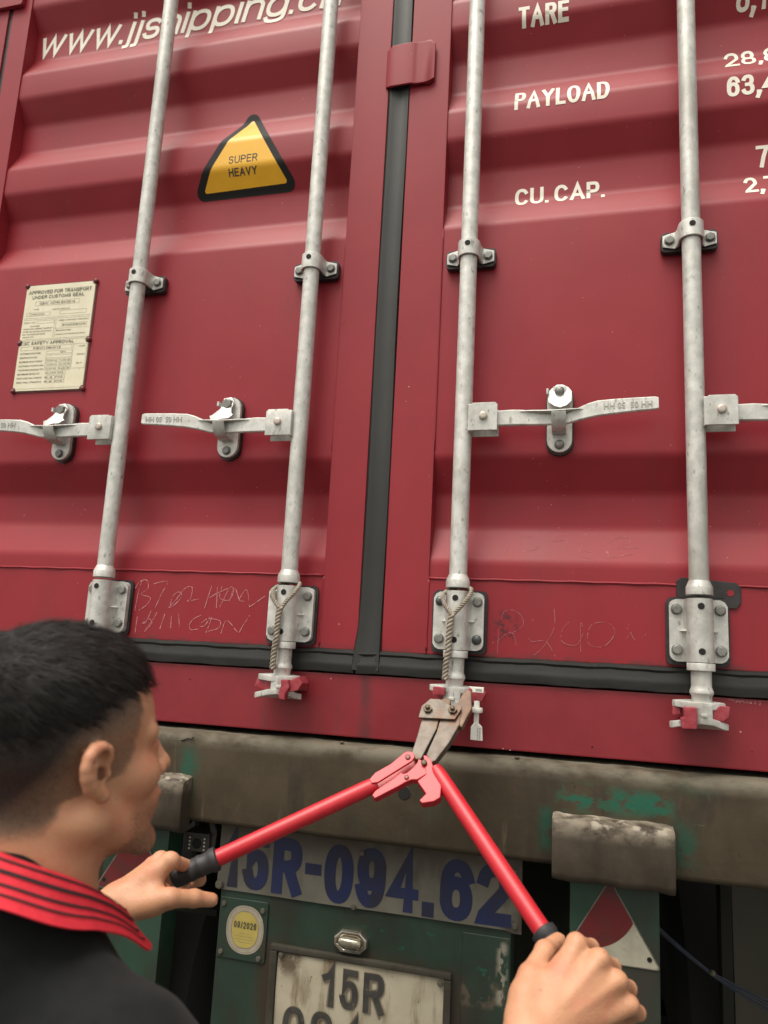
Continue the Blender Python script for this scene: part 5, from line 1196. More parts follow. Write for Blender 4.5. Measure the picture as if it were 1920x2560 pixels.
NUT = mat('cutter_nut', (0.075, 0.055, 0.035), (0.11, 0.08, 0.05), rough=0.5, metal=0.4, scale=80)
for x, y in ((-0.003, 0.0918), (0.0417, 0.0929)):
    cdisc(x, y, 0.0082, 0.0150, 0.0205, 'nut', NUT, pf, seg=6); cdisc(x, y, 0.0042, 0.0205, 0.0245, 'bolt_end', NUT, pf, seg=12, dome=0.001)
HL, HLm, HLe = (-0.0844, -0.0611), (-0.3116, -0.2024), (-0.3770, -0.2431)
HR, HRm, HRe = (0.0285, -0.0351), (0.2031, -0.2516), (0.2787, -0.3434)
def handle(a, m_, e, start, name='handle'):
    bm = bmesh.new(); A3, M3, E3 = cl(*start) - CO, cl(*m_) - CO, cl(*e) - CO
    d = (M3 - A3)
    tube(bm, [A3, A3 + d * 0.04, A3 + d * 0.1] + [A3 + d * t for t in np.linspace(.2, 1.02, 8)], [0.0112, 0.0132, 0.0135] + [0.0135] * 8, 28)
    h = link(name, finish(bm, name, CRED, ang=50), BC, at=CO)
    bm = bmesh.new(); g = E3 - M3; L = g.length; g = g / L
    prof = [(0.0, .0150), (.002, .0186), (.010, .0190), (.013, .0172), (.016, .0165), (.026, .0163), (.028, .0172), (.031, .0172), (.033, .0163), (.043, .0163), (.045, .0172), (.048, .0172), (.050, .0163), (L - .012, .0168), (L - .004, .0160), (L, .0110)]
    tube(bm, [M3 + g * s for s, r in prof], [r for s, r in prof], 24)
    link('grip', finish(bm, 'grip', GRP, ang=50), h, at=CO); return h
hl = handle(HL, HLm, HLe, (-0.0740, -0.0510)); hr = handle(HR, HRm, HRe, (0.0210, -0.0150))
bracketL = [(-0.0347, 0.0013), (-0.0300, 0.0052), (-0.0252, 0.0058), (-0.0200, 0.0050), (-0.0162, 0.0028), (-0.0135, -0.0044), (-0.0175, -0.0121), (-0.0692, -0.0561), (-0.0804, -0.0588), (-0.0851, -0.0522), (-0.0773, -0.039), (-0.0534, -0.0206)]
linkL = [(-0.0353, -0.0281), (-0.0311, -0.0332), (-0.0248, -0.0308), (-0.0148, -0.0191), (-0.0094, -0.0096), (-0.0087, -0.0021), (0.0003, -0.0069), (0.0058, 0.0028), (0.0131, -0.0022), (0.0158, -0.0166), (0.01, -0.0296), (-0.005, -0.0416), (-0.0148, -0.0425), (-0.0254, -0.0487), (-0.0328, -0.0546), (-0.0639, -0.0765), (-0.0713, -0.0815), (-0.0772, -0.076), (-0.0723, -0.0669), (-0.0462, -0.0434)]
bracketR = [(-0.0011, 0.0041), (0.0057, 0.0037), (0.0142, -0.0039), (0.0201, -0.018), (0.0364, -0.0309), (0.0377, -0.0706), (0.0275, -0.0783), (0.0089, -0.0834), (0.0034, -0.0788), (0.013, -0.0661), (-0.0045, -0.0451), (0.0086, -0.0315)]
cprism(bracketL, 0.0095, 0.0150, 'handle_bracket', CRED, 0.0018, hl); cprism(bracketL, -0.0150, -0.0095, 'handle_bracket', CRED, 0.0018, hl)
cprism(linkL, -0.0070, 0.0080, 'toggle', CRED, 0.0022, hl)
cprism(bracketR, -0.0080, 0.0095, 'handle_bracket', CRED, 0.0024, hr)
RVT = mat('cutter_rivet', (0.30, 0.10, 0.09), (0.20, 0.08, 0.07), rough=0.5, metal=0.3, scale=60)
cdisc(-0.0255, -0.0060, 0.0048, 0.0150, 0.0168, 'rivet', RVT, hl, dome=0.0008); cdisc(-0.0235, -0.0397, 0.0042, 0.0080, 0.0098, 'rivet', RVT, hl, dome=0.0008); cdisc(0.0030, -0.0120, 0.0052, 0.0120, 0.0135, 'rivet', NUT, hr, dome=0.0008)
# ================================================================== the man with the bolt cutter
# ---- small signed-distance modeller: smooth unions of ellipsoids and tapered capsules, meshed as one skin
class Prim:
    def __init__(s, kind, op='u', k=0.01, **a):
        s.kind, s.op, s.k, s.a = kind, op, k, a
        if kind == 'cone':
            s.A = np.array(a['a'], float); s.B = np.array(a['b'], float); s.r1, s.r2 = a['r1'], a['r2']
            s.c = (s.A + s.B) / 2; s.R = np.linalg.norm(s.B - s.A) / 2 + max(s.r1, s.r2)
        else:
            s.c = np.array(a['c'], float); s.r = np.array(a['r'], float); s.M = a.get('M', np.eye(3)); s.R = s.r.max()
    def d(s, P):
        if s.kind == 'cone':
            ba = s.B - s.A; pa = P - s.A; h = np.clip(pa @ ba / (ba @ ba), 0, 1)
            return np.linalg.norm(pa - h[:, None] * ba, axis=1) - (s.r1 + (s.r2 - s.r1) * h)
        q = (P - s.c) @ s.M
        k0 = np.linalg.norm(q / s.r, axis=1); k1 = np.linalg.norm(q / (s.r ** 2), axis=1)
        return np.where(k1 < 1e-9, -s.r.min(), k0 * (k0 - 1) / np.maximum(k1, 1e-9))
def sdf(groups, P, mg):
    tot = np.full(len(P), 1.0)
    for gk, prims in groups:
        d = np.full(len(P), 1.0)
        for p in prims:
            m = np.linalg.norm(P - p.c, axis=1) < p.R + mg + p.k
            if not m.any(): continue
            idx = np.nonzero(m)[0]; e = p.d(P[idx]); cur = d[idx]
            if p.op == 'u':
                h = np.clip(0.5 + 0.5 * (cur - e) / p.k, 0, 1); d[idx] = cur * (1 - h) + e * h - p.k * h * (1 - h)
            else:
                h = np.clip(0.5 - 0.5 * (cur + e) / p.k, 0, 1); d[idx] = cur * (1 - h) - e * h + p.k * h * (1 - h)
        k = max(gk, 1e-4); h = np.clip(0.5 + 0.5 * (tot - d) / k, 0, 1); tot = tot * (1 - h) + d * h - k * h * (1 - h)
    return tot
def mesh_sdf(groups, h, name, m, disp=None):
    allp = [p for _, ps in groups for p in ps if p.op == 'u']
    lo = np.min([p.c - p.R for p in allp], axis=0) - 0.02; hi = np.max([p.c + p.R for p in allp], axis=0) + 0.02
    B = 8; nb = np.ceil((hi - lo) / (B * h)).astype(int) + 1
    gi = np.stack(np.meshgrid(*[np.arange(n) for n in nb], indexing='ij'), -1).reshape(-1, 3)
    cen = lo + (gi + 0.5) * B * h; hd = B * h * 0.87
    dv = sdf(groups, cen, hd + 0.012)
    act = gi[np.abs(dv) < hd * 1.25 + 0.002]
    N = (nb * B + 1).astype(np.int64)
    key = lambda ijk: (ijk[..., 0] * N[1] + ijk[..., 1]) * N[2] + ijk[..., 2]
    c8 = np.stack(np.meshgrid(*[np.arange(B)] * 3, indexing='ij'), -1).reshape(-1, 3)
    cells = (act[:, None, :] * B + c8[None]).reshape(-1, 3).astype(np.int64)
    off = np.array([(i, j, k) for i in (0, 1) for j in (0, 1) for k in (0, 1)], dtype=np.int64)
    c9 = np.stack(np.meshgrid(*[np.arange(B + 1)] * 3, indexing='ij'), -1).reshape(-1, 3)
    nodes = np.unique(key((act[:, None, :] * B + c9[None]).reshape(-1, 3).astype(np.int64)))
    nk = nodes % N[2]; nj = (nodes // N[2]) % N[1]; ni = nodes // (N[1] * N[2])
    P = lo + np.stack([ni, nj, nk], -1) * h; V = np.empty(len(P))
    for s in range(0, len(P), 400000):
        V[s:s + 400000] = sdf(groups, P[s:s + 400000], 0.03)
        if disp is not None: V[s:s + 400000] += disp(P[s:s + 400000])
    ck = key(cells[:, None, :] + off[None]); cv = V[np.searchsorted(nodes, ck)]
    sg = cv < 0; on = sg.any(1) & ~sg.all(1); cells = cells[on]; cv = cv[on]
    acc = np.zeros((len(cells), 3)); cnt = np.zeros(len(cells))
    for a in range(8):
        for b in range(a + 1, 8):
            if np.abs(off[a] - off[b]).sum() != 1: continue
            x = (cv[:, a] < 0) != (cv[:, b] < 0); t = cv[x, a] / (cv[x, a] - cv[x, b])
            acc[x] += off[a] + (off[b] - off[a]) * t[:, None]; cnt[x] += 1
    verts = lo + (cells + acc / cnt[:, None]) * h
    ckey = key(cells); order = np.argsort(ckey); sk = ckey[order]
    def find(q):
        i = np.searchsorted(sk, q); i = np.clip(i, 0, len(sk) - 1); ok = sk[i] == q; return order[i], ok
    quads = []
    for ax in range(3):
        e = np.zeros(3, np.int64); e[ax] = 1; b, c = [(1, 2), (2, 0), (0, 1)][ax]
        eb = np.zeros(3, np.int64); eb[b] = 1; ec = np.zeros(3, np.int64); ec[c] = 1
        i0 = 0; i1 = int(e[0] * 4 + e[1] * 2 + e[2])
        x = (cv[:, i0] < 0) != (cv[:, i1] < 0); cc = cells[x]; neg = cv[x, i0] < 0
        q = [np.nonzero(x)[0]]; ok = np.ones(len(cc), bool)
        for dlt in (eb, eb + ec, ec):
            f, o_ = find(key(cc - dlt)); q.append(f); ok &= o_
        q = np.stack(q, 1); q = np.where(neg[:, None], q[:, ::-1], q)[ok]; quads.append(q)
    F = np.concatenate(quads)
    me = bpy.data.meshes.new(name); me.vertices.add(len(verts)); me.loops.add(len(F) * 4); me.polygons.add(len(F))
    me.vertices.foreach_set('co', verts.astype(np.float32).ravel()); me.loops.foreach_set('vertex_index', F.ravel().astype(np.int32))
    me.polygons.foreach_set('loop_start', np.arange(0, len(F) * 4, 4, dtype=np.int32)); me.polygons.foreach_set('loop_total', np.full(len(F), 4, np.int32))
    me.update(calc_edges=True); me.validate()
    me.polygons.foreach_set('use_smooth', np.ones(len(me.polygons), bool))
    bm = bmesh.new(); bm.from_mesh(me)
    if sum(v.co.dot(v.normal) for v in list(bm.verts)[:1]) is None: pass
    vol = bm.calc_volume(signed=True)
    if vol < 0: bmesh.ops.reverse_faces(bm, faces=bm.faces)
    bm.to_mesh(me); bm.free(); me.materials.append(m); return me
# ---- frames
FW = np.array([.354, .935, 0.0]); LF = np.array([-.935, .354, 0.0]); UP = np.array([0, 0, 1.0])
H0 = np.array([-.1385, -.760, 1.453]); HS = 1.05
_yaw, _pit = -0.13, 0.14
_c, _s = math.cos(_yaw), math.sin(_yaw); F2 = _c * FW + _s * LF; L2 = -_s * FW + _c * LF
HX = math.cos(_pit) * F2 + math.sin(_pit) * UP; HZ = -math.sin(_pit) * F2 + math.cos(_pit) * UP; HY = L2
HM = np.stack([HX, HY, HZ], 1)
def hw(x, y, z): return H0 + HS * (x * HX + y * HY + z * HZ)
def hl_(P): return ((P - H0) @ HM) / HS
def E(c, r, k=.01, op='u', rot=None):
    M = HM if rot is None else HM @ rot
    return Prim('ell', op, k, c=hw(*c), r=np.array(r) * HS, M=M)
def C(a, b, r1, r2, k=.01, op='u'): return Prim('cone', op, k, a=hw(*a), b=hw(*b), r1=r1 * HS, r2=r2 * HS)
def rotz(a): c, s = math.cos(a), math.sin(a); return np.array([[c, -s, 0], [s, c, 0], [0, 0, 1.]])
def roty(a): c, s = math.cos(a), math.sin(a); return np.array([[c, 0, s], [0, 1., 0], [-s, 0, c]])
head = [E((-.014, 0, .050), (.096, .0765, .087)), E((.032, 0, .048), (.056, .063, .062), .02), E((.038, 0, -.012), (.053, .059, .062), .02),
        E((.030, 0, -.062), (.052, .049, .034), .02), C((.000, .056, -.045), (.070, .018, -.093), .019, .015, .018), C((.000, -.056, -.045), (.070, -.018, -.093), .019, .015, .018),
        E((.078, 0, -.093), (.017, .020, .014), .012), E((.054, .044, -.014), (.024, .020, .020), .018), E((.054, -.044, -.014), (.024, .020, .020), .018),
        C((.082, .010, .032), (.066, .048, .028), .0105, .010, .012), C((.082, -.010, .032), (.066, -.048, .028), .0105, .010, .012),
        E((.070, 0, -.050), (.027, .033, .028), .014),
        Prim('ell', 's', .010, c=hw(.092, .031, .012), r=np.array([.013, .019, .0105]) * HS, M=HM), Prim('ell', 's', .010, c=hw(.092, -.031, .012), r=np.array([.013, .019, .0105]) * HS, M=HM),
        E((.0715, .031, .012), (.0135, .0165, .0115), .004), E((.0715, -.031, .012), (.0135, .0165, .0115), .004),
        C((.088, 0, .026), (.104, 0, -.012), .0065, .0095, .008), E((.107, 0, -.019), (.0115, .0125, .0095), .007), E((.096, .0135, -.022), (.010, .0075, .0075), .005), E((.096, -.0135, -.022), (.010, .0075, .0075), .005),
        C((.0935, -.016, -.0475), (.0965, 0, -.0455), .0045, .006, .004), C((.0935, .016, -.0475), (.0965, 0, -.0455), .0045, .006, .004),
        C((.0905, -.013, -.0585), (.0945, 0, -.0590), .0052, .0072, .004), C((.0905, .013, -.0585), (.0945, 0, -.0590), .0052, .0072, .004),
        Prim('cone', 's', .002, a=hw(.097, -.022, -.0525), b=hw(.097, .022, -.0525), r1=.0016 * HS, r2=.0016 * HS),
        Prim('ell', 's', .003, c=hw(.0985, .006, -.0285), r=np.array([.004, .003, .003]), M=HM), Prim('ell', 's', .003, c=hw(.0985, -.006, -.0285), r=np.array([.004, .003, .003]), M=HM)]
def ear(s):
    """s = -1 right ear, +1 left"""
    q = lambda x, y, z: (x * .78 - .001, s * (.0785 + (y - .083) * .78), z * .70 + .005)
    L = []
    hx = [(.002, .078, .006), (.006, .082, .020), (.003, .087, .031), (-.006, .091, .0375), (-.017, .094, .036), (-.0255, .0965, .028), (-.029, .097, .015), (-.027, .0955, .001), (-.021, .092, -.012), (-.013, .088, -.023)]
    L.append(E(q(-.013, .0835, .010), (.0175, .0040, .028), .006, rot=rotz(s * .42 * -1) @ roty(.28)))
    for a, b in zip(hx, hx[1:]): L.append(C(q(*a), q(*b), .0046, .0046, .006))
    L.append(C(q(-.013, .088, -.023), q(-.003, .082, -.032), .0052, .0064, .004)); L.append(C(q(-.003, .082, -.032), q(.004, .077, -.027), .0062, .005, .005))
    for a, b in zip([(-.013, .0885, .026), (-.019, .0905, .014), (-.018, .0900, .002), (-.012, .0875, -.010)], [(-.019, .0905, .014), (-.018, .0900, .002), (-.012, .0875, -.010), (-.005, .085, -.016)]): L.append(C(q(*a), q(*b), .0034, .0034, .007))
    for a, b in zip([(-.004, .0925, .0300), (-.014, .0945, .0300), (-.0215, .0960, .0230), (-.0240, .0960, .0120)], [(-.014, .0945, .0300), (-.0215, .0960, .0230), (-.0240, .0960, .0120), (-.0225, .0945, .0010)]): L.append(Prim('cone', 's', .002, a=hw(*q(*a)), b=hw(*q(*b)), r1=.0020 * HS, r2=.0020 * HS))
    L.append(E(q(.003, .0810, -.002), (.0058, .0050, .0070), .004))
    L.append(Prim('ell', 's', .004, c=hw(*q(-.006, .0895, .000)), r=np.array([.0078, .0075, .0115]) * HS, M=HM))
    L.append(Prim('ell', 's', .003, c=hw(*q(-.004, .0900, .0215)), r=np.array([.0058, .0085, .0095]) * HS, M=HM))
    L.append(Prim('ell', 's', .003, c=hw(*q(-.003, .0810, -.001)), r=np.array([.0048, .0140, .0060]) * HS, M=HM))
    return L
NB = np.array([-.152, -.765, 1.27])
Wp = lambda f, l, z, base=NB: base + f * FW + l * LF + np.array([0, 0, z])
neck = [Prim('cone', k=.02, a=hw(-.022, 0, -.02), b=Wp(-.010, 0, .015), r1=.058, r2=.066), Prim('cone', k=.02, a=hw(-.06, 0, -.02), b=Wp(-.045, 0, .02), r1=.036, r2=.045),
        Prim('cone', k=.016, a=hw(-.022, -.048, -.045), b=Wp(.050, -.020, -.01), r1=.014, r2=.014), Prim('cone', k=.016, a=hw(-.022, .048, -.045), b=Wp(.050, .020, -.01), r1=.014, r2=.014),
        Prim('ell', k=.012, c=Wp(.052, 0, .040), r=np.array([.014, .014, .018]), M=HM)]
SR, SL = Wp(0, -.168, -.068), Wp(0, .170, -.060)
ER, EL_ = np.array([.185, -.735, 1.015]), np.array([-.455, -.56, 1.075])
LH = {'wrist': (-0.277, -0.42, 1.1939), 'i0': (-0.2061, -0.3864, 1.257), 'i1': (-0.197, -0.3153, 1.2275), 'i2': (-0.2016, -0.2913, 1.2047), 'i3': (-0.2208, -0.2833, 1.1909), 'm0': (-0.2367, -0.3615, 1.2487), 'm1': (-0.2293, -0.2891, 1.2096), 'm2': (-0.2323, -0.2756, 1.1893), 'm3': (-0.247, -0.2856, 1.182), 'r0': (-0.2648, -0.3343, 1.2316), 'r1': (-0.2559, -0.2715, 1.1898), 'r2': (-0.2584, -0.2641, 1.1748), 'r3': (-0.2689, -0.2822, 1.1721), 'p0': (-0.2826, -0.3202, 1.2149), 'p1': (-0.281, -0.2657, 1.1788), 'p2': (-0.2782, -0.268, 1.167), 'p3': (-0.2846, -0.2853, 1.1659), 't0': (-0.2388, -0.4206, 1.1956), 't1': (-0.1892, -0.4102, 1.2113), 't2': (-0.164, -0.3814, 1.2063), 't3': (-0.1455, -0.3596, 1.2002)}
RH = {'wrist': (0.3514, -0.5051, 1.1441), 'i0': (0.4059, -0.429, 1.2374), 'i1': (0.4254, -0.3781, 1.2183), 'i2': (0.4135, -0.3514, 1.199), 'i3': (0.3975, -0.3489, 1.1908), 'm0': (0.4345, -0.4403, 1.2264), 'm1': (0.4529, -0.3852, 1.2001), 'm2': (0.44, -0.3507, 1.1774), 'm3': (0.4189, -0.35, 1.1715), 'r0': (0.4562, -0.4409, 1.2049), 'r1': (0.4728, -0.3895, 1.1787), 'r2': (0.4604, -0.3604, 1.1569), 'r3': (0.4399, -0.3564, 1.1512), 'p0': (0.4705, -0.4374, 1.1783), 'p1': (0.4839, -0.398, 1.1553), 'p2': (0.4725, -0.3709, 1.1349), 'p3': (0.4549, -0.3696, 1.1306), 't0': (0.3405, -0.4912, 1.167), 't1': (0.3498, -0.4582, 1.201), 't2': (0.3662, -0.4205, 1.2194), 't3': (0.382, -0.3853, 1.2226)}
RHd = {k: np.array(v) for k, v in RH.items()}; LHd = {k: np.array(v) for k, v in LH.items()}
torso = [Prim('cone', k=.03, a=Wp(0, 0, -.035), b=SR, r1=.046, r2=.048), Prim('cone', k=.03, a=Wp(0, 0, -.035), b=SL, r1=.046, r2=.048),
         Prim('ell', k=.05, c=Wp(.005, 0, -.18), r=np.array([.095, .150, .17]), M=np.stack([FW, LF, UP], 1)), Prim('ell', k=.06, c=Wp(.0, 0, -.40), r=np.array([.090, .130, .17]), M=np.stack([FW, LF, UP], 1))]
armR = [Prim('cone', k=.03, a=SR, b=ER, r1=.044, r2=.036), Prim('cone', k=.02, a=ER, b=ER + (RHd['wrist'] - ER) * .4, r1=.037, r2=.038), Prim('cone', k=.02, a=ER + (RHd['wrist'] - ER) * .4, b=RHd['wrist'], r1=.038, r2=.0255)]
armL = [Prim('cone', k=.03, a=SL, b=EL_, r1=.044, r2=.036), Prim('cone', k=.02, a=EL_, b=EL_ + (LHd['wrist'] - EL_) * .4, r1=.037, r2=.037), Prim('cone', k=.02, a=EL_ + (LHd['wrist'] - EL_) * .4, b=LHd['wrist'], r1=.037, r2=.0245)]
def hand(D, sc=1.0):
    """palm group, then every finger as its own tapered chain"""
    g = []; w = D['wrist']
    mids = {f: D[f + '0'] for f in 'imrp'}
    palm = []
    for f, r in (('i', .0125), ('m', .0130), ('r', .0125), ('p', .0115)):
        b = mids[f]; a = w + (b - w) * .12
        palm.append(Prim('cone', k=.016, a=a, b=b, r1=.0185, r2=r))
    pc = sum(mids.values()) / 4
    across = mids['p'] - mids['i']; nrm = np.cross(across, pc - w); nrm /= np.linalg.norm(nrm)
    if nrm @ (np.array([.41, -1.52, 1.6]) - pc) < 0: nrm = -nrm
    # palm side bulk
    palm.append(Prim('cone', k=.02, a=w + (pc - w) * .35 - nrm * .010, b=w + (pc - w) * .80 - nrm * .009, r1=.020, r2=.018))
    palm.append(Prim('cone', k=.018, a=w + (D['t0'] - w) * .5, b=D['t0'] + (D['t1'] - D['t0']) * .45, r1=.019, r2=.0165))
    palm.append(Prim('cone', k=.014, a=D['t0'], b=D['t1'], r1=.0165, r2=.0135))
    # web between thumb and index
    palm.append(Prim('cone', k=.018, a=(D['t0'] + D['t1']) / 2, b=w + (mids['i'] - w) * .72, r1=.010, r2=.0105))
    for f in 'imrp': palm.append(Prim('ell', k=.007, c=mids[f] + nrm * .0042, r=np.array([.0095, .0095, .0085]), M=np.eye(3)))
    for f in 'imrp':
        for o_ in (-.0016, .0016):
            d_ = (D[f + '1'] - D[f + '0']); d_ /= np.linalg.norm(d_); sd = np.cross(d_, nrm); sd /= np.linalg.norm(sd); q_ = D[f + '1'] - d_ * (.002 + o_) + nrm * .0108
            palm.append(Prim('cone', 's', .0012, a=q_ - sd * .005, b=q_ + sd * .005, r1=.0009, r2=.0009))
    # tendons on the back of the hand
    for f in 'imr': palm.append(Prim('cone', k=.006, a=w + (mids[f] - w) * .45 + nrm * .0145, b=mids[f] + nrm * .0085, r1=.0030, r2=.0042))
    fingers = []
    for f, rr in (('i', (.0108, .0096, .0088, .0072)), ('m', (.0112, .0099, .0090, .0074)), ('r', (.0106, .0094, .0085, .0070)), ('p', (.0094, .0084, .0076, .0064))):
        J = [D[f + str(k)] for k in range(4)]; ps = []
        for k in range(3):
            ps.append(Prim('cone', k=.0035, a=J[k], b=J[k + 1], r1=rr[k], r2=rr[k + 1]))
            if k: ps.append(Prim('ell', k=.004, c=J[k], r=np.array([rr[k] * 1.06] * 3), M=np.eye(3)))
        fingers.append((.0045 if f in 'mrp' else .0055, ps))
    J = [D['t' + str(k)] for k in range(4)]
    fingers.append((.006, [Prim('cone', k=.004, a=J[0], b=J[1], r1=.0155, r2=.0140), Prim('cone', k=.005, a=J[1], b=J[2], r1=.0138, r2=.0125), Prim('ell', k=.004, c=J[2], r=np.array([.0130] * 3), M=np.eye(3)), Prim('cone', k=.004, a=J[2], b=J[3], r1=.0122, r2=.0105)]))
    return palm, fingers
pR, fR = hand(RHd); pL, fL = hand(LHd)
groups = [(.01, head), (.004, ear(-1)), (.004, ear(1)), (.022, neck), (.04, torso), (.02, armR), (.02, armL), (.018, pR), (.018, pL)] + fR + fL

MAN = thing('person', 'man in black polo shirt with striped red collar, back turned, gripping the bolt cutter', 'person', (-.20, -.80, 0))
SKIN = mat('skin', (0.47, 0.235, 0.130), (0.53, 0.275, 0.160), rough=0.50, scale=14, bump=0.38, bscale=300, sss=0.12, spec=0.45,
           c3=(0.49, 0.195, 0.115), scale3=22, lo3=0.46, hi3=0.72)
add_layer('skin', (0.36, 0.17, 0.10), lambda t, r, n: r(n(170, (1, 1, 1), 2), 0.66, 0.76))
body_me = mesh_sdf(groups, 0.0025, 'body', SKIN)
def wmesh(name, me, parent, m=None):
    """mesh given in world coordinates, under a thing that stands elsewhere"""
    w = wloc(parent); me.transform(Matrix.Translation(-w)); return link(name, me, parent, at=w, m=m)
# stubble / cropped hair as a per-vertex amount
co = np.empty(len(body_me.vertices) * 3, np.float32); body_me.vertices.foreach_get('co', co); co = co.reshape(-1, 3).astype(float)
q = hl_(co); X, Y, Z = q[:, 0], q[:, 1], q[:, 2]
sm = lambda v, a, b: np.clip((v - a) / (b - a), 0, 1) ** 2 * (3 - 2 * np.clip((v - a) / (b - a), 0, 1))
def nz(P, f, s=0.0): return np.sin(P[:, 0] * f + 1.3 + s) * np.sin(P[:, 1] * f * 1.1 + .7 + s) * np.sin(P[:, 2] * f * .93 + 2.1 + s)
def hairline(z): return np.interp(z, [-.09, -.045, -.020, -.006, .010, .030, .055, .075, .100, .2], [-.055, -.042, -.030, .030, .042, .046, .055, .051, .062, .07])
wob = nz(q, 190) * .003 + nz(q, 420, 2) * .0015
hm = sm(hairline(Z) + wob - X, -.002, .009) * sm(Z, -.056 + 0 * Z, -.026) * (np.abs(Y) < .11)
notear = ~((np.abs(Y) > .0800) & (X > -.040) & (X < .012) & (Z > -.030) & (Z < .040))
earz = ((X > -.034) & (X < .004) & (np.abs(Y) > .074) & (Z < .030) & (Z > -.05))
hm = hm * notear * np.where(earz, 0, 1)
hm = hm * np.where((X > -.030) & (Z < -.018) & (X < .014), np.where(X > -.012, sm(Z, -.022, -.006) * .8, 0), 1)
dens = hm * (0.30 + 0.70 * sm(Z + .75 * (-.005 - X).clip(0) - .3 * X.clip(0), .022, .082)) + .40 * hm * sm(-X, .015, .080)
beard = np.clip(sm(X, .025, .05) * sm(-Z, .040, .056) * .32 + sm(-Z, .072, .085) * sm(X, .0, .04) * .30, 0, .4) * (X > -.01) * (Z > -.13)
brow = (np.exp(-((Z - .0345 - .10 * (np.abs(Y) - .03).clip(0)) / .0042) ** 2) * ((np.abs(Y) > .012) & (np.abs(Y) < .050) & (X > .05))) * .85
lips = (np.exp(-((Z + .052) / .0085) ** 2) * np.exp(-(Y / .020) ** 4) * (X > .088)) * 1.0
at = body_me.attributes.new('hair', 'FLOAT', 'POINT'); at.data.foreach_set('value', np.clip(dens, 0, 1).astype(np.float32))
at = body_me.attributes.new('stubble', 'FLOAT', 'POINT'); at.data.foreach_set('value', np.clip(np.maximum(beard, brow), 0, 1).astype(np.float32))
at = body_me.attributes.new('lips', 'FLOAT', 'POINT'); at.data.foreach_set('value', np.clip(lips, 0, 1).astype(np.float32))
def attr_layer(color, name, nscale, lo, hi):
    def f(t, r, n):
        a = t.nodes.new('ShaderNodeAttribute'); a.attribute_name = name
        ad = t.nodes.new('ShaderNodeMath'); ad.operation = 'ADD'; t.links.new(a.outputs['Fac'], ad.inputs[0]); t.links.new(n(nscale, (1, 1, 1), 3), ad.inputs[1])
        sb = t.nodes.new('ShaderNodeMath'); sb.operation = 'MULTIPLY'; t.links.new(r(ad.outputs[0], lo, hi), sb.inputs[0])
        m2 = t.nodes.new('ShaderNodeMapRange'); t.links.new(a.outputs['Fac'], m2.inputs['Value']); m2.inputs['From Max'].default_value = 0.12
        t.links.new(m2.outputs[0], sb.inputs[1]); return sb.outputs[0]
    add_layer('skin', color, f)
attr_layer((0.42, 0.145, 0.105), 'lips', 40, 0.7, 1.5)
attr_layer((0.085, 0.050, 0.032), 'stubble', 420, 0.5, 1.25)
attr_layer((0.15, 0.092, 0.058), 'hair', 900, 0.35, 1.0)
attr_layer((0.014, 0.011, 0.010), 'hair', 900, 0.92, 1.58)
body = wmesh('body', body_me, MAN)
# ---- hair: a close cap on top with strands combed forward, shorter strands down the sides
HAIR = mat('black_hair', (0.009, 0.008, 0.0075), (0.016, 0.0135, 0.012), rough=0.6, scale=60, spec=0.22)
cap = [(.01, [E((-.016, 0, .068), (.094, .0765, .084), .01), E((.026, 0, .086), (.052, .058, .050), .02),
              Prim('ell', 's', .012, c=hw(.035, 0, -.060), r=np.array([.165, .17, .138]) * HS, M=HM), Prim('ell', 's', .010, c=hw(.120, 0, .040), r=np.array([.064, .12, .062]) * HS, M=HM)])]
def capd(P):
    l = hl_(P); return 0.0022 * np.sin(l[:, 1] * 240 + 3 * np.sin(l[:, 0] * 40)) * np.sin(l[:, 0] * 60 + l[:, 2] * 30) + 0.0018 * np.sin(l[:, 1] * 95 + l[:, 0] * 33) + .001 * nz(l, 300)
hair_me = mesh_sdf(cap, 0.003, 'hair', HAIR, disp=capd)
hair = wmesh('hair', hair_me, MAN)
rng2 = np.random.default_rng(11)
bm = bmesh.new(); bm.from_mesh(body_me); w0 = np.array(wloc(MAN))
# strands as thin tapering strips, built in bulk with numpy
pts = co; nrm_ = np.empty(len(pts) * 3, np.float32); body_me.vertices.foreach_get('normal', nrm_); nrm_ = nrm_.reshape(-1, 3).astype(float)
capco = np.empty(len(hair_me.vertices) * 3, np.float32); hair_me.vertices.foreach_get('co', capco); capco = capco.reshape(-1, 3).astype(float) + w0
capn = np.empty(len(hair_me.vertices) * 3, np.float32); hair_me.vertices.foreach_get('normal', capn); capn = capn.reshape(-1, 3).astype(float)
bm.free()
def strands(base, nor, length, lift, width, n, dirfn, curl=.15):
    idx = rng2.integers(0, len(base), n); b = base[idx] + rng2.normal(0, .0012, (n, 3)); nn = nor[idx]
    l = hl_(b); d = dirfn(l) + rng2.normal(0, curl, (n, 3)); d = d @ HM.T
    d -= nn * np.sum(d * nn, 1)[:, None]; d /= np.linalg.norm(d, axis=1)[:, None] + 1e-9
    L = length * rng2.uniform(.55, 1.25, n); side = np.cross(d, nn); side /= np.linalg.norm(side, axis=1)[:, None] + 1e-9
    S = 4; rows = []
    for k in range(S + 1):
        t = k / S; up = lift * np.sin(t * 2.2) * L
        p = b + d * (L * t)[:, None] + nn * (up)[:, None] - UP * (L * .10 * t * t)[:, None]
        w = width * (1 - t * .85)
        rows.append(np.stack([p - side * w, p + side * w], 1))
    V = np.stack(rows, 1)           # n, S+1, 2, 3
    F = []
    base_i = (np.arange(n) * (S + 1) * 2)[:, None]
    for k in range(S): a = base_i + k * 2; F.append(np.concatenate([a, a + 1, a + 3, a + 2], 1))
    return V.reshape(-1, 3), np.concatenate(F)
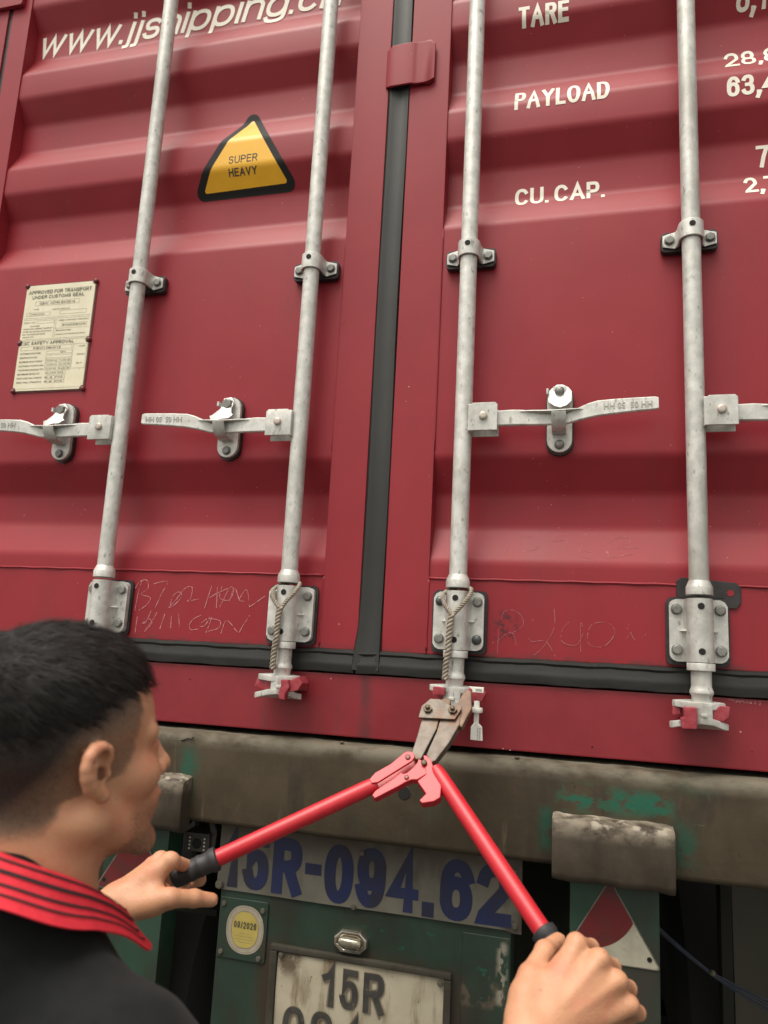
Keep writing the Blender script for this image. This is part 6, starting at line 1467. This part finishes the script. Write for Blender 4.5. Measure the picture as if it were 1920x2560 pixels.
def tomesh(parts, name, m):
    V = []; F = []; o_ = 0
    for v, f in parts: V.append(v); F.append(f + o_); o_ += len(v)
    V = np.concatenate(V) - w0; F = np.concatenate(F)
    me = bpy.data.meshes.new(name); me.vertices.add(len(V)); me.loops.add(len(F) * 4); me.polygons.add(len(F))
    me.vertices.foreach_set('co', V.astype(np.float32).ravel()); me.loops.foreach_set('vertex_index', F.ravel().astype(np.int32))
    me.polygons.foreach_set('loop_start', np.arange(0, len(F) * 4, 4, dtype=np.int32)); me.polygons.foreach_set('loop_total', np.full(len(F), 4, np.int32))
    me.update(calc_edges=True); me.polygons.foreach_set('use_smooth', np.ones(len(F), bool)); me.materials.append(m); return me
top_dir = lambda l: np.stack([np.full(len(l), 1.0), l[:, 1] * 5, -0.55 - 0 * l[:, 0]], 1)
back_dir = lambda l: np.stack([np.full(len(l), .1), l[:, 1] * 2, np.full(len(l), -1.0)], 1)
cl_ = hl_(capco); ctop = cl_[:, 2] > .045
selA = (dens > .86) & (Z > .070); selB = (dens > .45)
parts = [strands(capco[ctop], capn[ctop], 0.022, .16, .00042, 11000, top_dir, .22), strands(pts[selA], nrm_[selA], .010, .22, .00030, 3500, top_dir, .3),
         strands(pts[selB], nrm_[selB], .0032, .30, .00013, 9000, back_dir, .4)]
hs_ = link('hair_strands', tomesh(parts, 'hair_strands', HAIR), hair, at=w0); hs_['kind'] = 'stuff'
# ---- eyes
EYE = mat('eye_white', (0.62, 0.58, 0.54), rough=0.2); IRIS = mat('iris_brown', (0.02, 0.012, 0.008), rough=0.15)
for s in (-1, 1):
    bm = bmesh.new(); bmesh.ops.create_uvsphere(bm, u_segments=20, v_segments=14, radius=.0118 * HS); c = Vector(hw(.0735, s * .031, .011)); 
    eo = link('eye', finish(bm, 'eye', EYE, ang=180), MAN, at=c)
    bm = bmesh.new(); bmesh.ops.create_uvsphere(bm, u_segments=16, v_segments=10, radius=.0062 * HS); bmesh.ops.scale(bm, vec=(1, 1, 1), verts=bm.verts); link('iris', finish(bm, 'iris', IRIS, ang=180), eo, at=Vector(hw(.0735 + .0065, s * .031, .011)))
# ---- nails
NAIL = mat('nail', (0.55, 0.32, 0.25), rough=0.3)
for D, j, a in ((LHd, 't', .55), (LHd, 'i', .5), (RHd, 't', .55)):
    p = D[j + '3']; b = D[j + '2']; ax_ = (p - b) / np.linalg.norm(p - b); vw = np.array([.41, -1.52, 1.6]) - p; vw /= np.linalg.norm(vw)
    if j == 't' and D is LHd: vw = vw * .6 + np.array([0, 0, -.35])
    n_ = vw - ax_ * (vw @ ax_); n_ /= np.linalg.norm(n_); s_ = np.cross(ax_, n_)
    bm = bmesh.new(); g_ = []
    for u in np.linspace(-1, 1, 7):
        g_.append([bm.verts.new(Vector(p + ax_ * (.001 + v * .0062) + s_ * u * .0052 * (1 - .15 * abs(v)) + n_ * (.0096 - .0030 * u * u - .0012 * v * v))) for v in np.linspace(-1, 1, 5)])
    for r0, r1 in zip(g_, g_[1:]):
        for i in range(4): bm.faces.new((r0[i], r0[i + 1], r1[i + 1], r1[i]))
    me = finish(bm, 'nail', NAIL, ang=180); wmesh('nail', me, MAN)
# ---- polo shirt
SHIRT = mat('black_knit_cotton', (0.0042, 0.0050, 0.0054), (0.0068, 0.0078, 0.0084), rough=0.9, scale=40, bump=0.5, bscale=520, spec=0.25)
SHIRT.node_tree.nodes['Principled BSDF'].inputs['Sheen Weight'].default_value = 0.04
TM = np.stack([FW, LF, UP], 1)
elb = lambda a, b, t: a + (b - a) * t
shirt_g = [(.01, [Prim('cone', k=.03, a=Wp(-.012, 0, -.028), b=SR + np.array([0, 0, .004]), r1=.062, r2=.060), Prim('cone', k=.03, a=Wp(-.012, 0, -.028), b=SL + np.array([0, 0, .004]), r1=.062, r2=.060),
                  Prim('ell', k=.05, c=Wp(.005, 0, -.18), r=np.array([.115, .172, .19]), M=TM), Prim('ell', k=.06, c=Wp(.0, 0, -.40), r=np.array([.112, .150, .20]), M=TM), Prim('ell', k=.06, c=Wp(.0, 0, -.52), r=np.array([.115, .155, .11]), M=TM),
                  Prim('cone', k=.035, a=SR, b=elb(SR, ER, .66), r1=.062, r2=.062), Prim('cone', k=.035, a=SL, b=elb(SL, EL_, .66), r1=.062, r2=.062),
                  Prim('cone', k=.02, a=Wp(-.014, 0, -.04), b=Wp(-.046, 0, .060), r1=.092, r2=.070),
                  Prim('ell', 's', .008, c=elb(SR, ER, .98), r=np.array([.052, .052, .052]), M=TM), Prim('ell', 's', .008, c=elb(SL, EL_, .98), r=np.array([.052, .052, .052]), M=TM)])]
def folds(P):
    l = (P - NB) @ TM; f, y, z = l[:, 0], l[:, 1], l[:, 2]
    a = np.sin((y * 34 + z * 26 + 2.0 * np.sin(f * 19 + z * 9))) * .0042 * sm(-z, .0, .10)
    b = np.sin((f * 48 - z * 30 + 1.5 * np.sin(y * 30))) * .0034 * sm(-z, .0, .10)
    return a + b + nz(P, 60) * .002
shirt = wmesh('shirt', mesh_sdf(shirt_g, 0.005, 'shirt', SHIRT, disp=folds), MAN)
# knitted collar: stands round the neck and folds over; stripes are separate knitted bands
CRD = mat('collar_red_knit', (0.62, 0.028, 0.045), (0.70, 0.036, 0.055), rough=0.8, scale=60, bump=0.6, bscale=420, spec=0.25)
CBK = mat('collar_black_stripe', (0.014, 0.010, 0.011), rough=0.85)
def collar_pt(u, v):
    """u: 0..1 round the neck from the left front to the right front; v: 0 inside fold .. 1 outer edge"""
    th = math.radians(18 + 324 * u); c, s = math.cos(th), math.sin(th)
    front = (1 + c) / 2
    rf = 0.082 + 0.012 * front; rl = 0.073
    base = Wp(-.008, 0, 0) + FW * rf * c + LF * rl * s
    zt = 0.128 - 0.100 * front + 0.004 * math.sin(th * 3)
    out = FW * c + LF * s; out = out / np.linalg.norm(out)
    wd = 0.048 + 0.016 * max(0, front - .55) * 2.2
    tw = v * wd
    drop = -tw * 0.80 + 0.004 * math.sin(th * 5 + 1) * v; push = 0.003 + tw * (0.56 + .15 * math.sin(th * 2)) 
    fwd = FW * (0.020 * v * max(0, front - .6) * 2.5)
    if v < 0.0: return base + out * (-0.004) + UP * (zt + v * 0.55 * .05)
    return base + out * push + UP * (zt + drop + 0.004 * math.sin(min(v * 6, math.pi))) + fwd
def collar_band(v0, v1, lift, name, m, parent, nv=6, inner=False):
    bm = bmesh.new(); R1 = []
    for u in np.linspace(0.0 if lift == 0 else .03, 1.0 if lift == 0 else .97, 90):
        row = []
        for v in np.linspace(v0, v1, nv):
            p = collar_pt(u, v); e = 1e-3
            du = collar_pt(min(u + e, 1), v) - collar_pt(max(u - e, 0), v); dv = collar_pt(u, v + e) - collar_pt(u, v - e)
            n_ = np.cross(du, dv); n_ /= np.linalg.norm(n_) + 1e-12
            if n_ @ (p - Wp(0, 0, 0.0)) < 0: n_ = -n_
            row.append(bm.verts.new(Vector(p + n_ * lift)))
        R1.append(row)
    for a, b in zip(R1, R1[1:]):
        for i in range(nv - 1): bm.faces.new((a[i], a[i + 1], b[i + 1], b[i]))
    if lift == 0: bmesh.ops.recalc_face_normals(bm, faces=bm.faces); bmesh.ops.solidify(bm, geom=bm.faces[:], thickness=0.0022)
    me = finish(bm, name, m, ang=60); return wmesh(name, me, parent)
col = collar_band(-0.9, 1.0, 0, 'collar', CRD, shirt, nv=26)
for a, b in ((.16, .215), (.36, .415), (.55, .605), (.74, .785)): collar_band(a, b, 0.0012, 'collar_stripe', CBK, col_parent if False else shirt, nv=3)
# ---- trousers and shoes below the frame
TRS = mat('dark_trousers', (0.020, 0.022, 0.030), (0.028, 0.030, 0.040), rough=0.85, scale=20, bump=0.3)
SHO = mat('black_shoes', (0.015, 0.015, 0.015), rough=0.45)
hipc = Wp(0, 0, -.56); fR_ = Wp(.06, -.13, 0); fR_[2] = .09; fL_ = Wp(-.05, .14, 0); fL_[2] = .09
tg = []
for s, ft in ((-1, fR_), (1, fL_)):
    hip = hipc + LF * s * .085 + np.array([0, 0, -.06]); kn = (hip + ft) / 2 + FW * .035
    tg += [Prim('cone', k=.03, a=hip, b=kn, r1=.092, r2=.066), Prim('cone', k=.03, a=kn, b=ft, r1=.066, r2=.056)]
tg.append(Prim('ell', k=.05, c=hipc, r=np.array([.112, .158, .12]), M=TM))
wmesh('trousers', mesh_sdf([(.01, tg)], 0.009, 'trousers', TRS, disp=lambda P: nz(P, 40) * .003), MAN)
for ft in (fR_, fL_):
    f0 = ft.copy(); f0[2] = .042
    sg_ = [Prim('ell', k=.02, c=f0 + FW * .045, r=np.array([.135, .048, .042]), M=TM), Prim('cone', k=.03, a=f0 + np.array([0, 0, .01]), b=f0 + np.array([0, 0, .06]), r1=.042, r2=.042)]
    wmesh('shoe', mesh_sdf([(.01, sg_)], 0.006, 'shoe', SHO), MAN)
